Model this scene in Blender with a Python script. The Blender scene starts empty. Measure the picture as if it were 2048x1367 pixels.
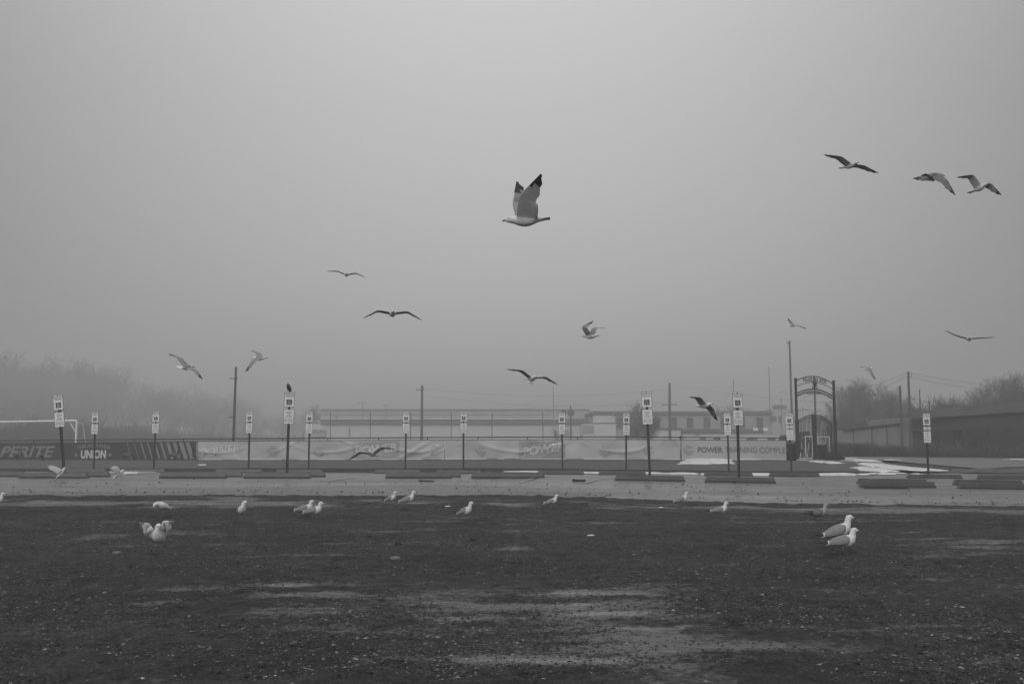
import bpy, bmesh, math, random
import numpy as np
from mathutils import Vector, Matrix, Euler
rnd = random.Random(7)
npr = np.random.default_rng(11)
S = bpy.context.scene
COL = S.collection
R = math.radians

# ------------------------------------------------------------------ camera model (used to place things at real distances)
F = 1991.0; H = 1.35; HOR = 890.0
AL = math.atan((HOR - 683.5) / F); CA, SA = math.cos(AL), math.sin(AL)
def ray(px, py):
    u = (px - 1024) / F; v = (683.5 - py) / F
    return u, CA - v * SA, SA + v * CA
def P(px, py, d):
    x, y, z = ray(px, py); k = d / y
    return Vector((x * k, d, H + z * k))
def X(px, d): return P(px, 900, d).x
def Z(py, d): return P(1024, py, d).z

# ------------------------------------------------------------------ the lie of the land
PD = np.array([-200, 0, 12, 18, 20.5, 23, 30, 38, 44, 46.99, 47.01, 53, 62, 75, 100, 300, 3000], float)
PZ = np.array([
 [0, 0, .05, .03, .09, .22, .35, .26, .13, .10, .25, .38, .43, .45, .45, .45, .45],
 [0, 0, .05, .03, .09, .22, .34, .20, .06, .05, .25, .58, .58, .50, .50, .50, .50],
 [0, 0, .06, .03, .04, .08, .24, .10, -.03, -.06, .12, .55, .55, .45, .40, .40, .40],
 [0, 0, .06, .03, .01, .00, .16, .03, -.02, .05, .06, .18, .27, .30, .30, .30, .30]])
PX = np.array([0, 1024, 1500, 2048], float)
def gz(x, y):
    x = np.asarray(x, float); y = np.asarray(y, float)
    px = np.clip(1024 + F * CA * x / np.maximum(y, 8.0), -100, 2148)
    cols = [np.interp(y, PD, PZ[i]) for i in range(4)]
    t = np.clip((px - 0) / 1024, 0, 1); z = cols[0] * (1 - t) + cols[1] * t
    t2 = np.clip((px - 1024) / 476, 0, 1); z = np.where(px > 1024, cols[1] * (1 - t2) + cols[2] * t2, z)
    t3 = np.clip((px - 1500) / 548, 0, 1); z = np.where(px > 1500, cols[2] * (1 - t3) + cols[3] * t3, z)
    return z
def g(x, y): return float(gz(x, y))
def onground(px, py, lo=3.0, hi=160.0):
    best = None
    for _ in range(50):
        mid = (lo + hi) / 2; p = P(px, py, mid)
        if p.z > g(p.x, mid): lo = mid
        else: hi = mid
    p = P(px, py, lo); p.z = g(p.x, lo)
    return p

# ------------------------------------------------------------------ noise in numpy
def vnoise(x, y, seed=0):
    xi = np.floor(x).astype(np.int64); yi = np.floor(y).astype(np.int64)
    fx = x - xi; fy = y - yi
    fx = fx * fx * (3 - 2 * fx); fy = fy * fy * (3 - 2 * fy)
    def h(a, b):
        n = (a * 374761393 + b * 668265263 + seed * 974711) & 0x7fffffff
        n = ((n ^ (n >> 13)) * 1274126177) & 0x7fffffff
        return ((n ^ (n >> 16)) & 0xffff) / 65535.0
    return (h(xi, yi) * (1 - fx) + h(xi + 1, yi) * fx) * (1 - fy) + (h(xi, yi + 1) * (1 - fx) + h(xi + 1, yi + 1) * fx) * fy
def fbm(x, y, oct=4, seed=0):
    s = 0; a = .5; t = 0
    for o in range(oct):
        s = s + a * vnoise(x * 2 ** o, y * 2 ** o, seed + o); t += a; a *= .5
    return s / t

# ------------------------------------------------------------------ materials (the photograph is black and white: every colour is a grey)
def mat(name, v, rough=.8, var=.15, scale=6.0, bump=0.0, spec=.3, stretch=None, attr=None):
    m = bpy.data.materials.new(name); m.use_nodes = True
    nt = m.node_tree; b = nt.nodes['Principled BSDF']
    b.inputs['Roughness'].default_value = rough
    b.inputs['Specular IOR Level'].default_value = spec
    tc = nt.nodes.new('ShaderNodeTexCoord'); mp = nt.nodes.new('ShaderNodeMapping')
    nt.links.new(tc.outputs['Object'], mp.inputs[0])
    if stretch: mp.inputs['Scale'].default_value = stretch
    n = nt.nodes.new('ShaderNodeTexNoise'); n.inputs['Scale'].default_value = scale; n.inputs['Detail'].default_value = 6
    n.inputs['Roughness'].default_value = .65
    nt.links.new(mp.outputs[0], n.inputs['Vector'])
    mr = nt.nodes.new('ShaderNodeMapRange')
    mr.inputs['From Min'].default_value = .25; mr.inputs['From Max'].default_value = .75
    mr.inputs['To Min'].default_value = v * (1 - var); mr.inputs['To Max'].default_value = v * (1 + var)
    nt.links.new(n.outputs['Fac'], mr.inputs['Value'])
    out = mr.outputs['Result']
    if attr:
        at = nt.nodes.new('ShaderNodeAttribute'); at.attribute_name = attr
        mm = nt.nodes.new('ShaderNodeMath'); mm.operation = 'MULTIPLY'
        nt.links.new(out, mm.inputs[0]); nt.links.new(at.outputs['Fac'], mm.inputs[1]); out = mm.outputs[0]
    nt.links.new(out, b.inputs['Base Color'])
    if bump:
        bp = nt.nodes.new('ShaderNodeBump'); bp.inputs['Strength'].default_value = bump; bp.inputs['Distance'].default_value = .02
        nt.links.new(n.outputs['Fac'], bp.inputs['Height']); nt.links.new(bp.outputs[0], b.inputs['Normal'])
    return m
M = dict(
 post=mat('weathered_post_steel', .045, .6, .25, 9), plate=mat('white_sign_sheet', .58, .45, .05, 3),
 plate_edge=mat('sign_edge', .06, .5), ink=mat('sign_ink', .06, .6, .1), panel=mat('symbol_panel_ink', .05, .5, .1),
 stop=mat('wet_wheel_stop', .042, .36, .35, 3.5, .3), rail=mat('fence_paint', .035, .55, .2),
 dark_banner=mat('dark_banner_vinyl', .05, .5, .12, 1.2), pale_banner=mat('pale_banner_vinyl', .36, .5, .05, 1.5),
 mid_banner=mat('grey_print', .22, .5, .08, 2), white_print=mat('pale_print', .46, .5, .08, 3), dim_print=mat('dim_print', .19, .5, .15, 3),
 dull_print=mat('dull_print', .2, .5, .15, 3), dark_print=mat('dark_print', .12, .5, .08), logo_print=mat('logo_print', .27, .5, .08),
 hem=mat('banner_hem', .75, .5, .1),
 snow=mat('old_snow', .52, .6, .3, 3.5, .6), gate=mat('black_gate_iron', .03, .5, .2), bin=mat('bin_plastic', .022, .5, .2),
 white_metal=mat('white_painted_metal', .7, .4, .08), pole=mat('utility_pole_wood', .075, .85, .3, 4), grey_pole=mat('galvanised_pole', .16, .5, .15),
 wire=mat('cable', .03, .6), wall=mat('pale_block_wall', .5, .85, .08, .3), band=mat('dark_fascia', .12, .8, .1, .4), roofline=mat('white_flashing', .75, .6, .05),
 brick=mat('grey_brick', .27, .9, .12, .5), cornice=mat('dark_cornice', .1, .8, .1), glass=mat('dark_window', .06, .3, .15), farwall=mat('far_wall', .33, .9, .1, .2),
 flat_roof=mat('flat_roof', .16, .9), concrete_wall=mat('ramp_concrete', .17, .85, .22, .35), abut=mat('abutment_concrete', .2, .85, .2, .5),
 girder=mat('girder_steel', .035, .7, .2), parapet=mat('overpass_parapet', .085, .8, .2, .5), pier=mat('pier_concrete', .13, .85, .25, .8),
 bark=mat('bare_bark', .06, .9, .3, 3), twig=mat('bare_twigs', .075, .9, .3, 1.5), brush=mat('dead_brush', .05, .95, .35, 1.2),
 gull_white=mat('gull_white_plumage', .56, .8, .16, 28), gull_grey=mat('gull_grey_mantle', .19, .8, .12, 25), gull_under_shade=mat('gull_underwing_shaded', .27, .8, .15, 30),  # underwing: white feathers darkened, the shade below the wing is in the colour
 gull_pale=mat('gull_pale_wing', .52, .8, .12, 25), gull_black=mat('gull_black_primaries', .02, .6, .2), bill=mat('gull_bill', .3, .5, .1), gull_leg=mat('gull_leg', .14, .6, .1), dark_eye=mat('bird_eye', .01, .3),
 mottle=mat('juvenile_mottled_plumage', .25, .85, .75, 55), mottle_dark=mat('juvenile_dark_plumage', .12, .85, .6, 45),
 black_bird=mat('black_plumage', .012, .6, .3, 20), goose_brown=mat('goose_brown_plumage', .07, .8, .25, 20), goose_pale=mat('goose_pale_breast', .2, .8, .15, 20),
 clod=mat('dark_clod', .015, .9, .4, 12), pale_stone=mat('pale_flat_stone', .12, .8, .3, 12), white_scrap=mat('white_scrap', .55, .6, .1), stick=mat('wet_stick', .03, .8, .3),
 stones=mat('gravel_stones', 1.0, .6, .25, 60, attr='tone'),
 kerb=mat('kerb_concrete', .055, .75, .25, 1.5, .3), grass=mat('winter_grass', .075, .95, .45, 2.2, .8, stretch=(1, 2.5, 1)), paint=mat('worn_marking', .26, .7, .4, 3),
)

# ------------------------------------------------------------------ mesh helpers
class MB:
    def __init__(s): s.v = []; s.f = []; s.m = []
    def add(s, verts, faces, mi=0):
        o = len(s.v); s.v += [tuple(v) for v in verts]
        s.f += [tuple(i + o for i in f) for f in faces]; s.m += [mi] * len(faces); return s
    def box(s, a, b, mi=0):
        (x0, y0, z0), (x1, y1, z1) = a, b
        return s.add([(x0,y0,z0),(x1,y0,z0),(x1,y1,z0),(x0,y1,z0),(x0,y0,z1),(x1,y0,z1),(x1,y1,z1),(x0,y1,z1)],
              [(0,3,2,1),(4,5,6,7),(0,1,5,4),(1,2,6,5),(2,3,7,6),(3,0,4,7)], mi)
    def tube(s, pts, rad, n=6, mi=0, caps=True):
        pts = [Vector(p) for p in pts]; rads = rad if isinstance(rad, (list, tuple)) else [rad] * len(pts)
        o = len(s.v); up = Vector((0.01, 0.02, 1))
        for i, p in enumerate(pts):
            t = (pts[min(i + 1, len(pts) - 1)] - pts[max(i - 1, 0)]).normalized()
            a = t.cross(up if abs(t.z) < .9 else Vector((1, 0.01, 0))).normalized(); b = t.cross(a)
            for k in range(n):
                w = 2 * math.pi * (k + .5) / n
                s.v.append(tuple(p + (a * math.cos(w) + b * math.sin(w)) * rads[i]))
        for i in range(len(pts) - 1):
            for k in range(n):
                s.f.append((o + i*n + k, o + i*n + (k+1) % n, o + (i+1)*n + (k+1) % n, o + (i+1)*n + k)); s.m.append(mi)
        if caps:
            s.f.append(tuple(o + k for k in range(n))[::-1]); s.m.append(mi)
            e = o + (len(pts) - 1) * n; s.f.append(tuple(e + k for k in range(n))); s.m.append(mi)
        return s
    def hexa(s, bot, top, mi=0):     # four bottom points, four top points, same winding
        return s.add(list(bot) + list(top), [(0,3,2,1),(4,5,6,7),(0,1,5,4),(1,2,6,5),(2,3,7,6),(3,0,4,7)], mi)
    def ell(s, c, r, mi=0, nu=8, nv=6):
        vs = []; fs = []
        for j in range(nv + 1):
            t = math.pi * j / nv
            for i in range(nu):
                a = 2 * math.pi * i / nu
                vs.append((c[0] + r[0]*math.sin(t)*math.cos(a), c[1] + r[1]*math.sin(t)*math.sin(a), c[2] + r[2]*math.cos(t)))
        for j in range(nv):
            for i in range(nu):
                fs.append((j*nu+i, (j+1)*nu+i, (j+1)*nu+(i+1)%nu, j*nu+(i+1)%nu))
        return s.add(vs, fs, mi)
    def build(s, name, mats, parent=None, smooth=False, bevel=0):
        me = bpy.data.meshes.new(name)
        used = sorted({i for f in s.f for i in f}); mp = {o: n for n, o in enumerate(used)}
        me.from_pydata([s.v[i] for i in used], [], [tuple(mp[i] for i in f) for f in s.f])
        for m in (mats if isinstance(mats, (list, tuple)) else [mats]): me.materials.append(m)
        me.polygons.foreach_set('material_index', s.m)
        bm = bmesh.new(); bm.from_mesh(me)
        if smooth: bmesh.ops.remove_doubles(bm, verts=bm.verts, dist=1e-5)
        bmesh.ops.recalc_face_normals(bm, faces=bm.faces); bm.to_mesh(me); bm.free()
        if smooth: me.polygons.foreach_set('use_smooth', [True] * len(me.polygons))
        o = bpy.data.objects.new(name, me); COL.objects.link(o)
        if parent: o.parent = parent
        if bevel:
            b = o.modifiers.new('bevel', 'BEVEL'); b.width = bevel; b.segments = 2
        return o
def raw(name, verts, faces, m, parent=None, smooth=False):   # big arrays, faces all the same size
    verts = np.asarray(verts, np.float32); faces = np.asarray(faces, np.int32)
    me = bpy.data.meshes.new(name); nf, k = faces.shape
    me.vertices.add(len(verts)); me.vertices.foreach_set('co', verts.ravel())
    me.loops.add(nf * k); me.loops.foreach_set('vertex_index', faces.ravel())
    me.polygons.add(nf); me.polygons.foreach_set('loop_start', np.arange(0, nf * k, k, dtype=np.int32))
    me.polygons.foreach_set('loop_total', np.full(nf, k, np.int32))
    me.polygons.foreach_set('use_smooth', np.full(nf, smooth))
    me.update(calc_edges=True); me.validate()
    me.materials.append(m); o = bpy.data.objects.new(name, me); COL.objects.link(o)
    if parent: o.parent = parent
    return o
def tag(o, label=None, cat=None, group=None, kind=None):
    if label: o['label'] = label
    if cat: o['category'] = cat
    if group: o['group'] = group
    if kind: o['kind'] = kind
    return o
def empty(name, loc, rot=(0, 0, 0)):
    o = bpy.data.objects.new(name, None); COL.objects.link(o); o.location = loc; o.rotation_euler = rot
    o.empty_display_size = .1; return o
KIDS = {}
def dup(o, parent=None):
    c = o.copy(); COL.objects.link(c)
    if parent: c.parent = parent
    for ch in [x for x in bpy.data.objects if x.parent == o and x != c]: dup(ch, c)
    return c
_tc = {}
def text(s, bold=0.0, shear=0.0):
    key = (s, bold, shear)
    if key in _tc: return _tc[key]
    cu = bpy.data.curves.new('t', 'FONT'); cu.body = s; cu.offset = bold; cu.shear = shear; cu.resolution_u = 3
    o = bpy.data.objects.new('t', cu); COL.objects.link(o)
    bpy.context.view_layer.update()
    me = bpy.data.meshes.new_from_object(o.evaluated_get(bpy.context.evaluated_depsgraph_get()))
    v = [(p.co.x, p.co.y) for p in me.vertices]; f = [tuple(p.vertices) for p in me.polygons]
    bpy.data.objects.remove(o); bpy.data.curves.remove(cu); bpy.data.meshes.remove(me)
    x0 = min(p[0] for p in v); x1 = max(p[0] for p in v); y0 = min(p[1] for p in v); y1 = max(p[1] for p in v)
    v = [((p[0] - x0) / (x1 - x0) - .5, (p[1] - y0) / (y1 - y0) - .5) for p in v]
    _tc[key] = (v, f); return v, f
def stroke2(pts, w):
    vs = []; fs = []
    for (a, b) in zip(pts, pts[1:]):
        dx, dy = b[0]-a[0], b[1]-a[1]; L = math.hypot(dx, dy) or 1; nx, ny = -dy/L*w/2, dx/L*w/2
        ex, ey = dx/L*w*.3, dy/L*w*.3; o = len(vs)
        vs += [(a[0]-ex+nx, a[1]-ey+ny), (a[0]-ex-nx, a[1]-ey-ny), (b[0]+ex-nx, b[1]+ey-ny), (b[0]+ex+nx, b[1]+ey+ny)]; fs.append((o, o+1, o+2, o+3))
    return vs, fs
def disc2(c, r, n=12): return [(c[0]+r*math.cos(2*math.pi*i/n), c[1]+r*math.sin(2*math.pi*i/n)) for i in range(n)], [tuple(range(n))]

# ------------------------------------------------------------------ ground, lot, verge
def grid_axis(fine0, fine1, step, lo, hi, grow=1.28):
    a = list(np.arange(fine0, fine1 + 1e-6, step)); s = step
    while a[-1] < hi: s *= grow; a.append(min(a[-1] + s, hi))
    s = step
    while a[0] > lo: s *= grow; a.insert(0, max(a[0] - s, lo))
    return np.array(a)
def sheet(name, xs, ys, zf, m, smooth=True):
    Xg, Yg = np.meshgrid(xs, ys); Zg = zf(Xg, Yg)
    v = np.stack([Xg, Yg, Zg], -1).reshape(-1, 3); nx = len(xs); ny = len(ys)
    i = np.arange(nx - 1)[None, :] + np.arange(ny - 1)[:, None] * nx
    f = np.stack([i, i + 1, i + nx + 1, i + nx], -1).reshape(-1, 4)
    return raw(name, v, f, m, None, smooth), Xg, Yg
def edge_y(x):      # front edge of the paved lot
    x = np.asarray(x, float)
    return 22.9 - .06 * np.clip(x, 0, 14) + .35 * (fbm(x * .25 + 9, x * 0 + 3, 3, 5) - .5) + .12 * (vnoise(x * 1.7, x * 0, 8) - .5)
def mud(x, y):
    n = .4 * fbm(x * .33 + 4, y * .9 + .12 * x, 5, 31) + .6 * fbm(x * 1.0 + 1, y * 3.0 - .1 * x, 5, 131)
    px = 1024 + F * CA * x / np.maximum(y, 2)
    b = .175 * np.exp(-((px - 1050) / 560) ** 2 - ((y - 8.2) / 2.0) ** 2)
    b += .17 * np.exp(-((px - 1480) / 330) ** 2 - ((y - 6.1) / .8) ** 2)
    b += .20 * np.exp(-((px - 1950) / 200) ** 2 - ((y - 13.2) / 1.4) ** 2)
    b += .25 * np.exp(-((y - edge_y(x) + 1.6) / .85) ** 2)
    b += .06 * np.exp(-((y - 17.5) / .5) ** 2)
    b += -.03
    return np.clip((n + b - .53) / .26, 0, 1)
def relief(x, y):
    fade = np.exp(-np.maximum(y - 24, 0) / 4)
    return fade * (.05 * (fbm(x * .35, y * .6, 3, 3) - .5) + .06 * (fbm(x * 1.6, y * 2.2, 4, 12) - .5) * (1 - .8 * mud(x, y)) + .062 * (fbm(x * 6.3, y * 7.1, 3, 19) - .5) * (1 - .7 * mud(x, y)))
def zground(x, y):
    under = np.clip((y - edge_y(x)) / .25, 0, 1)
    return gz(x, y) + relief(x, y) - .10 * under
gm = bpy.data.materials.new('wet_gravel_mud'); gm.use_nodes = True
nt = gm.node_tree; b = nt.nodes['Principled BSDF']; L = nt.links.new
tc = nt.nodes.new('ShaderNodeTexCoord')
def noise(scale, detail=8, rough=.7, vec=None):
    n = nt.nodes.new('ShaderNodeTexNoise'); n.inputs['Scale'].default_value = scale; n.inputs['Detail'].default_value = detail; n.inputs['Roughness'].default_value = rough
    L(vec or tc.outputs['Object'], n.inputs['Vector']); return n
def mrange(src, a, b_, c, d):
    r = nt.nodes.new('ShaderNodeMapRange'); r.inputs[1].default_value = a; r.inputs[2].default_value = b_; r.inputs[3].default_value = c; r.inputs[4].default_value = d
    L(src, r.inputs[0]); return r.outputs[0]
def mth(op, a, b_):
    r = nt.nodes.new('ShaderNodeMath'); r.operation = op
    for i, q in enumerate((a, b_)):
        if isinstance(q, (int, float)): r.inputs[i].default_value = q
        else: L(q, r.inputs[i])
    return r.outputs[0]
def fmix(f, a, b_):
    r = nt.nodes.new('ShaderNodeMix'); r.data_type = 'FLOAT'
    for i, q in ((0, f), (2, a), (3, b_)):
        if isinstance(q, (int, float)): r.inputs[i].default_value = q
        else: L(q, r.inputs[i])
    return r.outputs[0]
at = nt.nodes.new('ShaderNodeAttribute'); at.attribute_name = 'mud'
nf = noise(14, 8, .8); nl = noise(.5, 7); vf = nt.nodes.new('ShaderNodeTexVoronoi'); vf.inputs['Scale'].default_value = 38; L(tc.outputs['Object'], vf.inputs['Vector'])
mask = mrange(mth('ADD', at.outputs['Fac'], mth('MULTIPLY', mth('SUBTRACT', nf.outputs['Fac'], .5), 2.6)), .3, .95, 0, 1)
grav = mth('MULTIPLY', mrange(nf.outputs['Fac'], .32, .70, .001, .056), mrange(nl.outputs['Fac'], .32, .68, .4, 1.6))
nm = noise(4.5, 6, .75); grav = mth('MULTIPLY', grav, mrange(nm.outputs['Fac'], .3, .7, .45, 1.6))
grav = mth('MULTIPLY', grav, mrange(vf.outputs['Distance'], 0, .7, 1.6, .4))
mps = nt.nodes.new('ShaderNodeMapping'); mps.inputs['Scale'].default_value = (.35, 1.6, 1); L(tc.outputs['Object'], mps.inputs[0])
fs_ = noise(1.7, 5, .6, mps.outputs[0]); film_sheen = mth('MULTIPLY', mrange(fs_.outputs['Fac'], .54, .62, 0, 1), mrange(at.outputs['Fac'], .3, .8, 0, 1))
L(fmix(mask, grav, mth('MULTIPLY', mrange(nf.outputs['Fac'], .25, .75, .052, .112), mrange(film_sheen, 0, 1, 1, 1.35))), b.inputs['Base Color'])  # wet film streaks also lighten the mud: sky sheen painted into its colour
L(mth('SUBTRACT', fmix(mask, .75, .5), mth('MULTIPLY', film_sheen, .22)), b.inputs['Roughness']); b.inputs['Specular IOR Level'].default_value = .32
bp = nt.nodes.new('ShaderNodeBump'); bp.inputs['Distance'].default_value = .03
L(mth('SUBTRACT', fmix(mask, 1.0, .4), mth('MULTIPLY', film_sheen, .3)), bp.inputs['Strength']); L(mth('ADD', nf.outputs['Fac'], mth('MULTIPLY', vf.outputs['Distance'], -.6)), bp.inputs['Height']); L(bp.outputs[0], b.inputs['Normal'])
xs = grid_axis(-13, 13, .045, -900, 900); ys = grid_axis(4.2, 23.6, .04, -60, 1300)
go, Xg, Yg = sheet('ground', xs, ys, zground, gm)
a = go.data.attributes.new('mud', 'FLOAT', 'POINT'); a.data.foreach_set('value', mud(Xg, Yg).ravel().astype(np.float32))
tag(go, kind='structure')

# paved lot
cm = bpy.data.materials.new('damp_lot_paving'); cm.use_nodes = True
nt = cm.node_tree; b = nt.nodes['Principled BSDF']; L = nt.links.new
tc = nt.nodes.new('ShaderNodeTexCoord'); mp = nt.nodes.new('ShaderNodeMapping'); mp.inputs['Scale'].default_value = (.22, 1.0, 1); L(tc.outputs['Object'], mp.inputs[0])
n1 = noise(.9, 6, .65, mp.outputs[0]); n2 = noise(22, 4, .8); n3 = noise(.35, 4, .6, mp.outputs[0])
mp2 = nt.nodes.new('ShaderNodeMapping'); mp2.inputs['Scale'].default_value = (.06, 1.0, 1); L(tc.outputs['Object'], mp2.inputs[0])
n4 = noise(2.6, 5, .6, mp2.outputs[0])
base = mth('MULTIPLY', mrange(n1.outputs['Fac'], .25, .75, .086, .134), mrange(n2.outputs['Fac'], .2, .8, .72, 1.28))
crack = mrange(n4.outputs['Fac'], .36, .41, .55, 1.0)
L(mth('MULTIPLY', base, crack), b.inputs['Base Color'])
L(mrange(n3.outputs['Fac'], .45, .6, .5, .17), b.inputs['Roughness']); b.inputs['Specular IOR Level'].default_value = .4
bp = nt.nodes.new('ShaderNodeBump'); bp.inputs['Strength'].default_value = .25; bp.inputs['Distance'].default_value = .01; L(n2.outputs['Fac'], bp.inputs['Height']); L(bp.outputs[0], b.inputs['Normal'])
xs = np.arange(-70, 90.01, .3); rows = np.concatenate([[0, .02], np.linspace(.06, 1, 60)])
Xc = np.tile(xs, (len(rows), 1)); ye = edge_y(xs); Yc = ye[None, :] + (46.98 - ye[None, :]) * rows[:, None]
Zc = gz(Xc, Yc) + .035 + .012 * (fbm(Xc * .3, Yc * .3, 3, 44) - .5) * 2; Zc[0] -= .13
v = np.stack([Xc, Yc, Zc], -1).reshape(-1, 3); nx = len(xs); i = np.arange(nx - 1)[None, :] + np.arange(len(rows) - 1)[:, None] * nx
lot = raw('parking_lot', v, np.stack([i, i + 1, i + nx + 1, i + nx], -1).reshape(-1, 4), cm, None, True); tag(lot, kind='structure')
def glot(x, y): return g(x, y) + .035

# grass verge and field behind the kerb; it ends in a curve at the access road on the right
def sheet_strip(name, xs, yfront, yback, n, zoff, m, pw=1.6):
    Xs = np.tile(xs, (n, 1)); t = (np.linspace(0, 1, n) ** pw)[:, None]
    Ys = yfront[None, :] + (yback[None, :] - yfront[None, :]) * t
    Zs = gz(Xs, np.maximum(Ys, 47.02)) + zoff + .03 * (fbm(Xs * .5, Ys * .5, 3, 77) - .5)
    v = np.stack([Xs, Ys, Zs], -1).reshape(-1, 3); nx = len(xs); i = np.arange(nx - 1)[None, :] + np.arange(n - 1)[:, None] * nx
    return raw(name, v, np.stack([i, i + 1, i + nx + 1, i + nx], -1).reshape(-1, 4), m, None, True)
XK = X(1722, 47)
xs = np.arange(-130, 26.01, .5)
yf = 47.16 + np.clip(xs - XK, 0, 99) ** 1.25 * 1.6
tag(sheet_strip('grass_verge', xs, yf, yf * 0 + 140, 60, .02, M['grass'], 2.0), kind='structure')
km = MB(); kx = list(np.arange(-70, XK, 1.0)) + [XK]
pts = [(x, 47.0) for x in kx] + [(XK + .5, 47.12), (XK + .9, 47.5), (XK + 1.2, 48.3), (XK + 1.5, 49.5)]
for (p, q) in zip(pts, pts[1:]):
    def zc(p): return g(p[0], 47.05) + .012
    z0, z1 = zc(p), zc(q); d = Vector((q[0] - p[0], q[1] - p[1], 0)).normalized(); n = Vector((-d.y, d.x, 0)) * .15
    lo = -.35
    km.hexa([(p[0], p[1], lo), (q[0], q[1], lo), (q[0]+n.x, q[1]+n.y, lo), (p[0]+n.x, p[1]+n.y, lo)],
            [(p[0], p[1], z0), (q[0], q[1], z1), (q[0]+n.x, q[1]+n.y, z1), (p[0]+n.x, p[1]+n.y, z0)])
tag(km.build('kerb', M['kerb']), kind='structure')
xs = np.arange(17.0, 75.01, .6)
asph = mat('damp_asphalt', .085, .4, .25, 1.5, .1, .4, stretch=(.3, 1, 1))
yf = 46.99 + 0 * xs; yf = np.where(xs < 24, 47.16 + np.clip(xs - XK, 0, 99) ** 1.25 * 1.6 - .6, yf); yf = np.maximum(yf, 46.99)
tag(sheet_strip('access_road', xs, yf, np.full_like(xs, 84.0), 40, .012, asph, 1.2), kind='structure')
isl = MB(); c = onground(2075, 946); ring = []
for k in range(40):
    w = 2 * math.pi * k / 40; rr = 1 + .12 * math.sin(3 * w + 1)
    ring.append((c.x + 4.2 * math.cos(w) * rr, c.y + 1.3 * math.sin(w) * rr))
vs = [(x, y, g(x, max(y, 47.1)) + .02) for x, y in ring] + [(c.x + (x - c.x) * .93, c.y + (y - c.y) * .93, g(x, max(y, 47.1)) + .13) for x, y in ring] + [(c.x, c.y, g(c.x, c.y) + .16)]
isl.add(vs, [(k, (k+1) % 40, 40 + (k+1) % 40, 40 + k) for k in range(40)] + [(40 + k, 40 + (k+1) % 40, 80) for k in range(40)])
tag(isl.build('grass_island', M['grass'], smooth=True), kind='structure')
rk = MB(); line = [onground(*q) for q in ((1716, 926), (1770, 929.5), (1830, 935), (1890, 939.5), (1940, 941.5), (1975, 940), (2010, 937), (2070, 936))]
rk.tube([(p.x, p.y, g(p.x, p.y) + .03) for p in line], .075, 6)
tag(rk.build('road_kerb', M['kerb']), kind='structure')

# worn stall lines
ml = MB()
for (a_, b_) in (((1040, 968), (1102, 955)), ((1170, 969), (1238, 957)), ((655, 966), (716, 957)), ((1790, 957), (1905, 968))):
    p, q = onground(*a_), onground(*b_); d = (q - p).normalized(); n = Vector((-d.y, d.x, 0)) * .05
    K = 10
    for k in range(K):
        A = p.lerp(q, k / K); B = p.lerp(q, (k + .93) / K)
        ml.add([(w.x, w.y, glot(w.x, w.y) + .016) for w in (A + n, A - n, B - n, B + n)], [(0, 1, 2, 3)])
tag(ml.build('road_marking', M['paint']), kind='structure')

# loose stones and chips
def stones(name, xy, size, tone, zf, flat=.55):
    n = len(xy); base = np.array([(1,0,0),(0,1,0),(-1,0,0),(0,-1,0),(0,0,1),(0,0,-1)], float)
    f0 = np.array([(0,1,4),(1,2,4),(2,3,4),(3,0,4),(1,0,5),(2,1,5),(3,2,5),(0,3,5)])
    v = base[None] * (1 + .45 * (npr.random((n, 6, 1)) - .5)) + .3 * (npr.random((n, 6, 3)) - .5)
    ang = npr.random(n) * 6.28; ca, sa = np.cos(ang), np.sin(ang)
    v = v * np.stack([np.ones(n), .55 + .4 * npr.random(n), flat * (.6 + .6 * npr.random(n))], -1)[:, None, :]
    vx = v[..., 0] * ca[:, None] - v[..., 1] * sa[:, None]; vy = v[..., 0] * sa[:, None] + v[..., 1] * ca[:, None]
    v = np.stack([vx, vy, v[..., 2]], -1) * size[:, None, None]
    z = zf(xy[:, 0], xy[:, 1]) + size * flat * .15
    v += np.stack([xy[:, 0], xy[:, 1], z], -1)[:, None, :]
    f = (f0[None] + (np.arange(n) * 6)[:, None, None]).reshape(-1, 3)
    o = raw(name, v.reshape(-1, 3), f, M['stones'])
    a = o.data.attributes.new('tone', 'FLOAT', 'POINT'); a.data.foreach_set('value', np.repeat(tone, 6).astype(np.float32))
    return o
N = 240000
d = 4.6 * (23.5 / 4.6) ** (npr.random(N) ** .9); xx = (npr.random(N) * 2 - 1) * (d * .54 + .6); xy = np.stack([xx, d], -1)
keep = (npr.random(N) > mud(xx, d) * .7) & (d < edge_y(xx) - .05) & (fbm(xx * .9, d * 1.4, 4, 61) + .22 * npr.random(N) > .57)
xy = xy[keep]; n = len(xy)
size = .0042 + .007 * npr.random(n) ** 2.5 + .014 * npr.random(n) ** 12
tone = np.where(npr.random(n) < .55, .004 + .02 * npr.random(n), .015 + .20 * npr.random(n) ** 2.8)
tag(stones('gravel_stones', xy, size, tone, zground), 'wet dark gravel scattered over the muddy foreground', 'gravel', kind='stuff')
N = 8000
d = 4.8 * (22 / 4.8) ** (npr.random(N) ** .75); xx = (npr.random(N) * 2 - 1) * (d * .54 + .5); xy = np.stack([xx, d], -1)
keep = fbm(xx * .6 + 7, d * .7, 3, 71) + .16 * npr.random(N) > .64; xy = xy[keep]; n = len(xy)
tag(stones('shell_litter', xy, .0045 + .010 * npr.random(n) ** 2.5 + .014 * npr.random(n) ** 14, .08 + .36 * npr.random(n) ** 3, zground, .28), 'pale chips and bits of litter strewn across the dark gravel', 'litter', kind='stuff')
N = 2200
xx = (npr.random(N) * 2 - 1) * 17; dd = edge_y(xx) + .1 + 7 * npr.random(N) ** 2.4; xy = np.stack([xx, dd], -1)
tag(stones('loose_grit', xy, .008 + .028 * npr.random(N) ** 4, .012 + .03 * npr.random(N), lambda x, y: gz(x, y) + .045), 'dark grit kicked onto the front edge of the paving', 'grit', kind='stuff')

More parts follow.
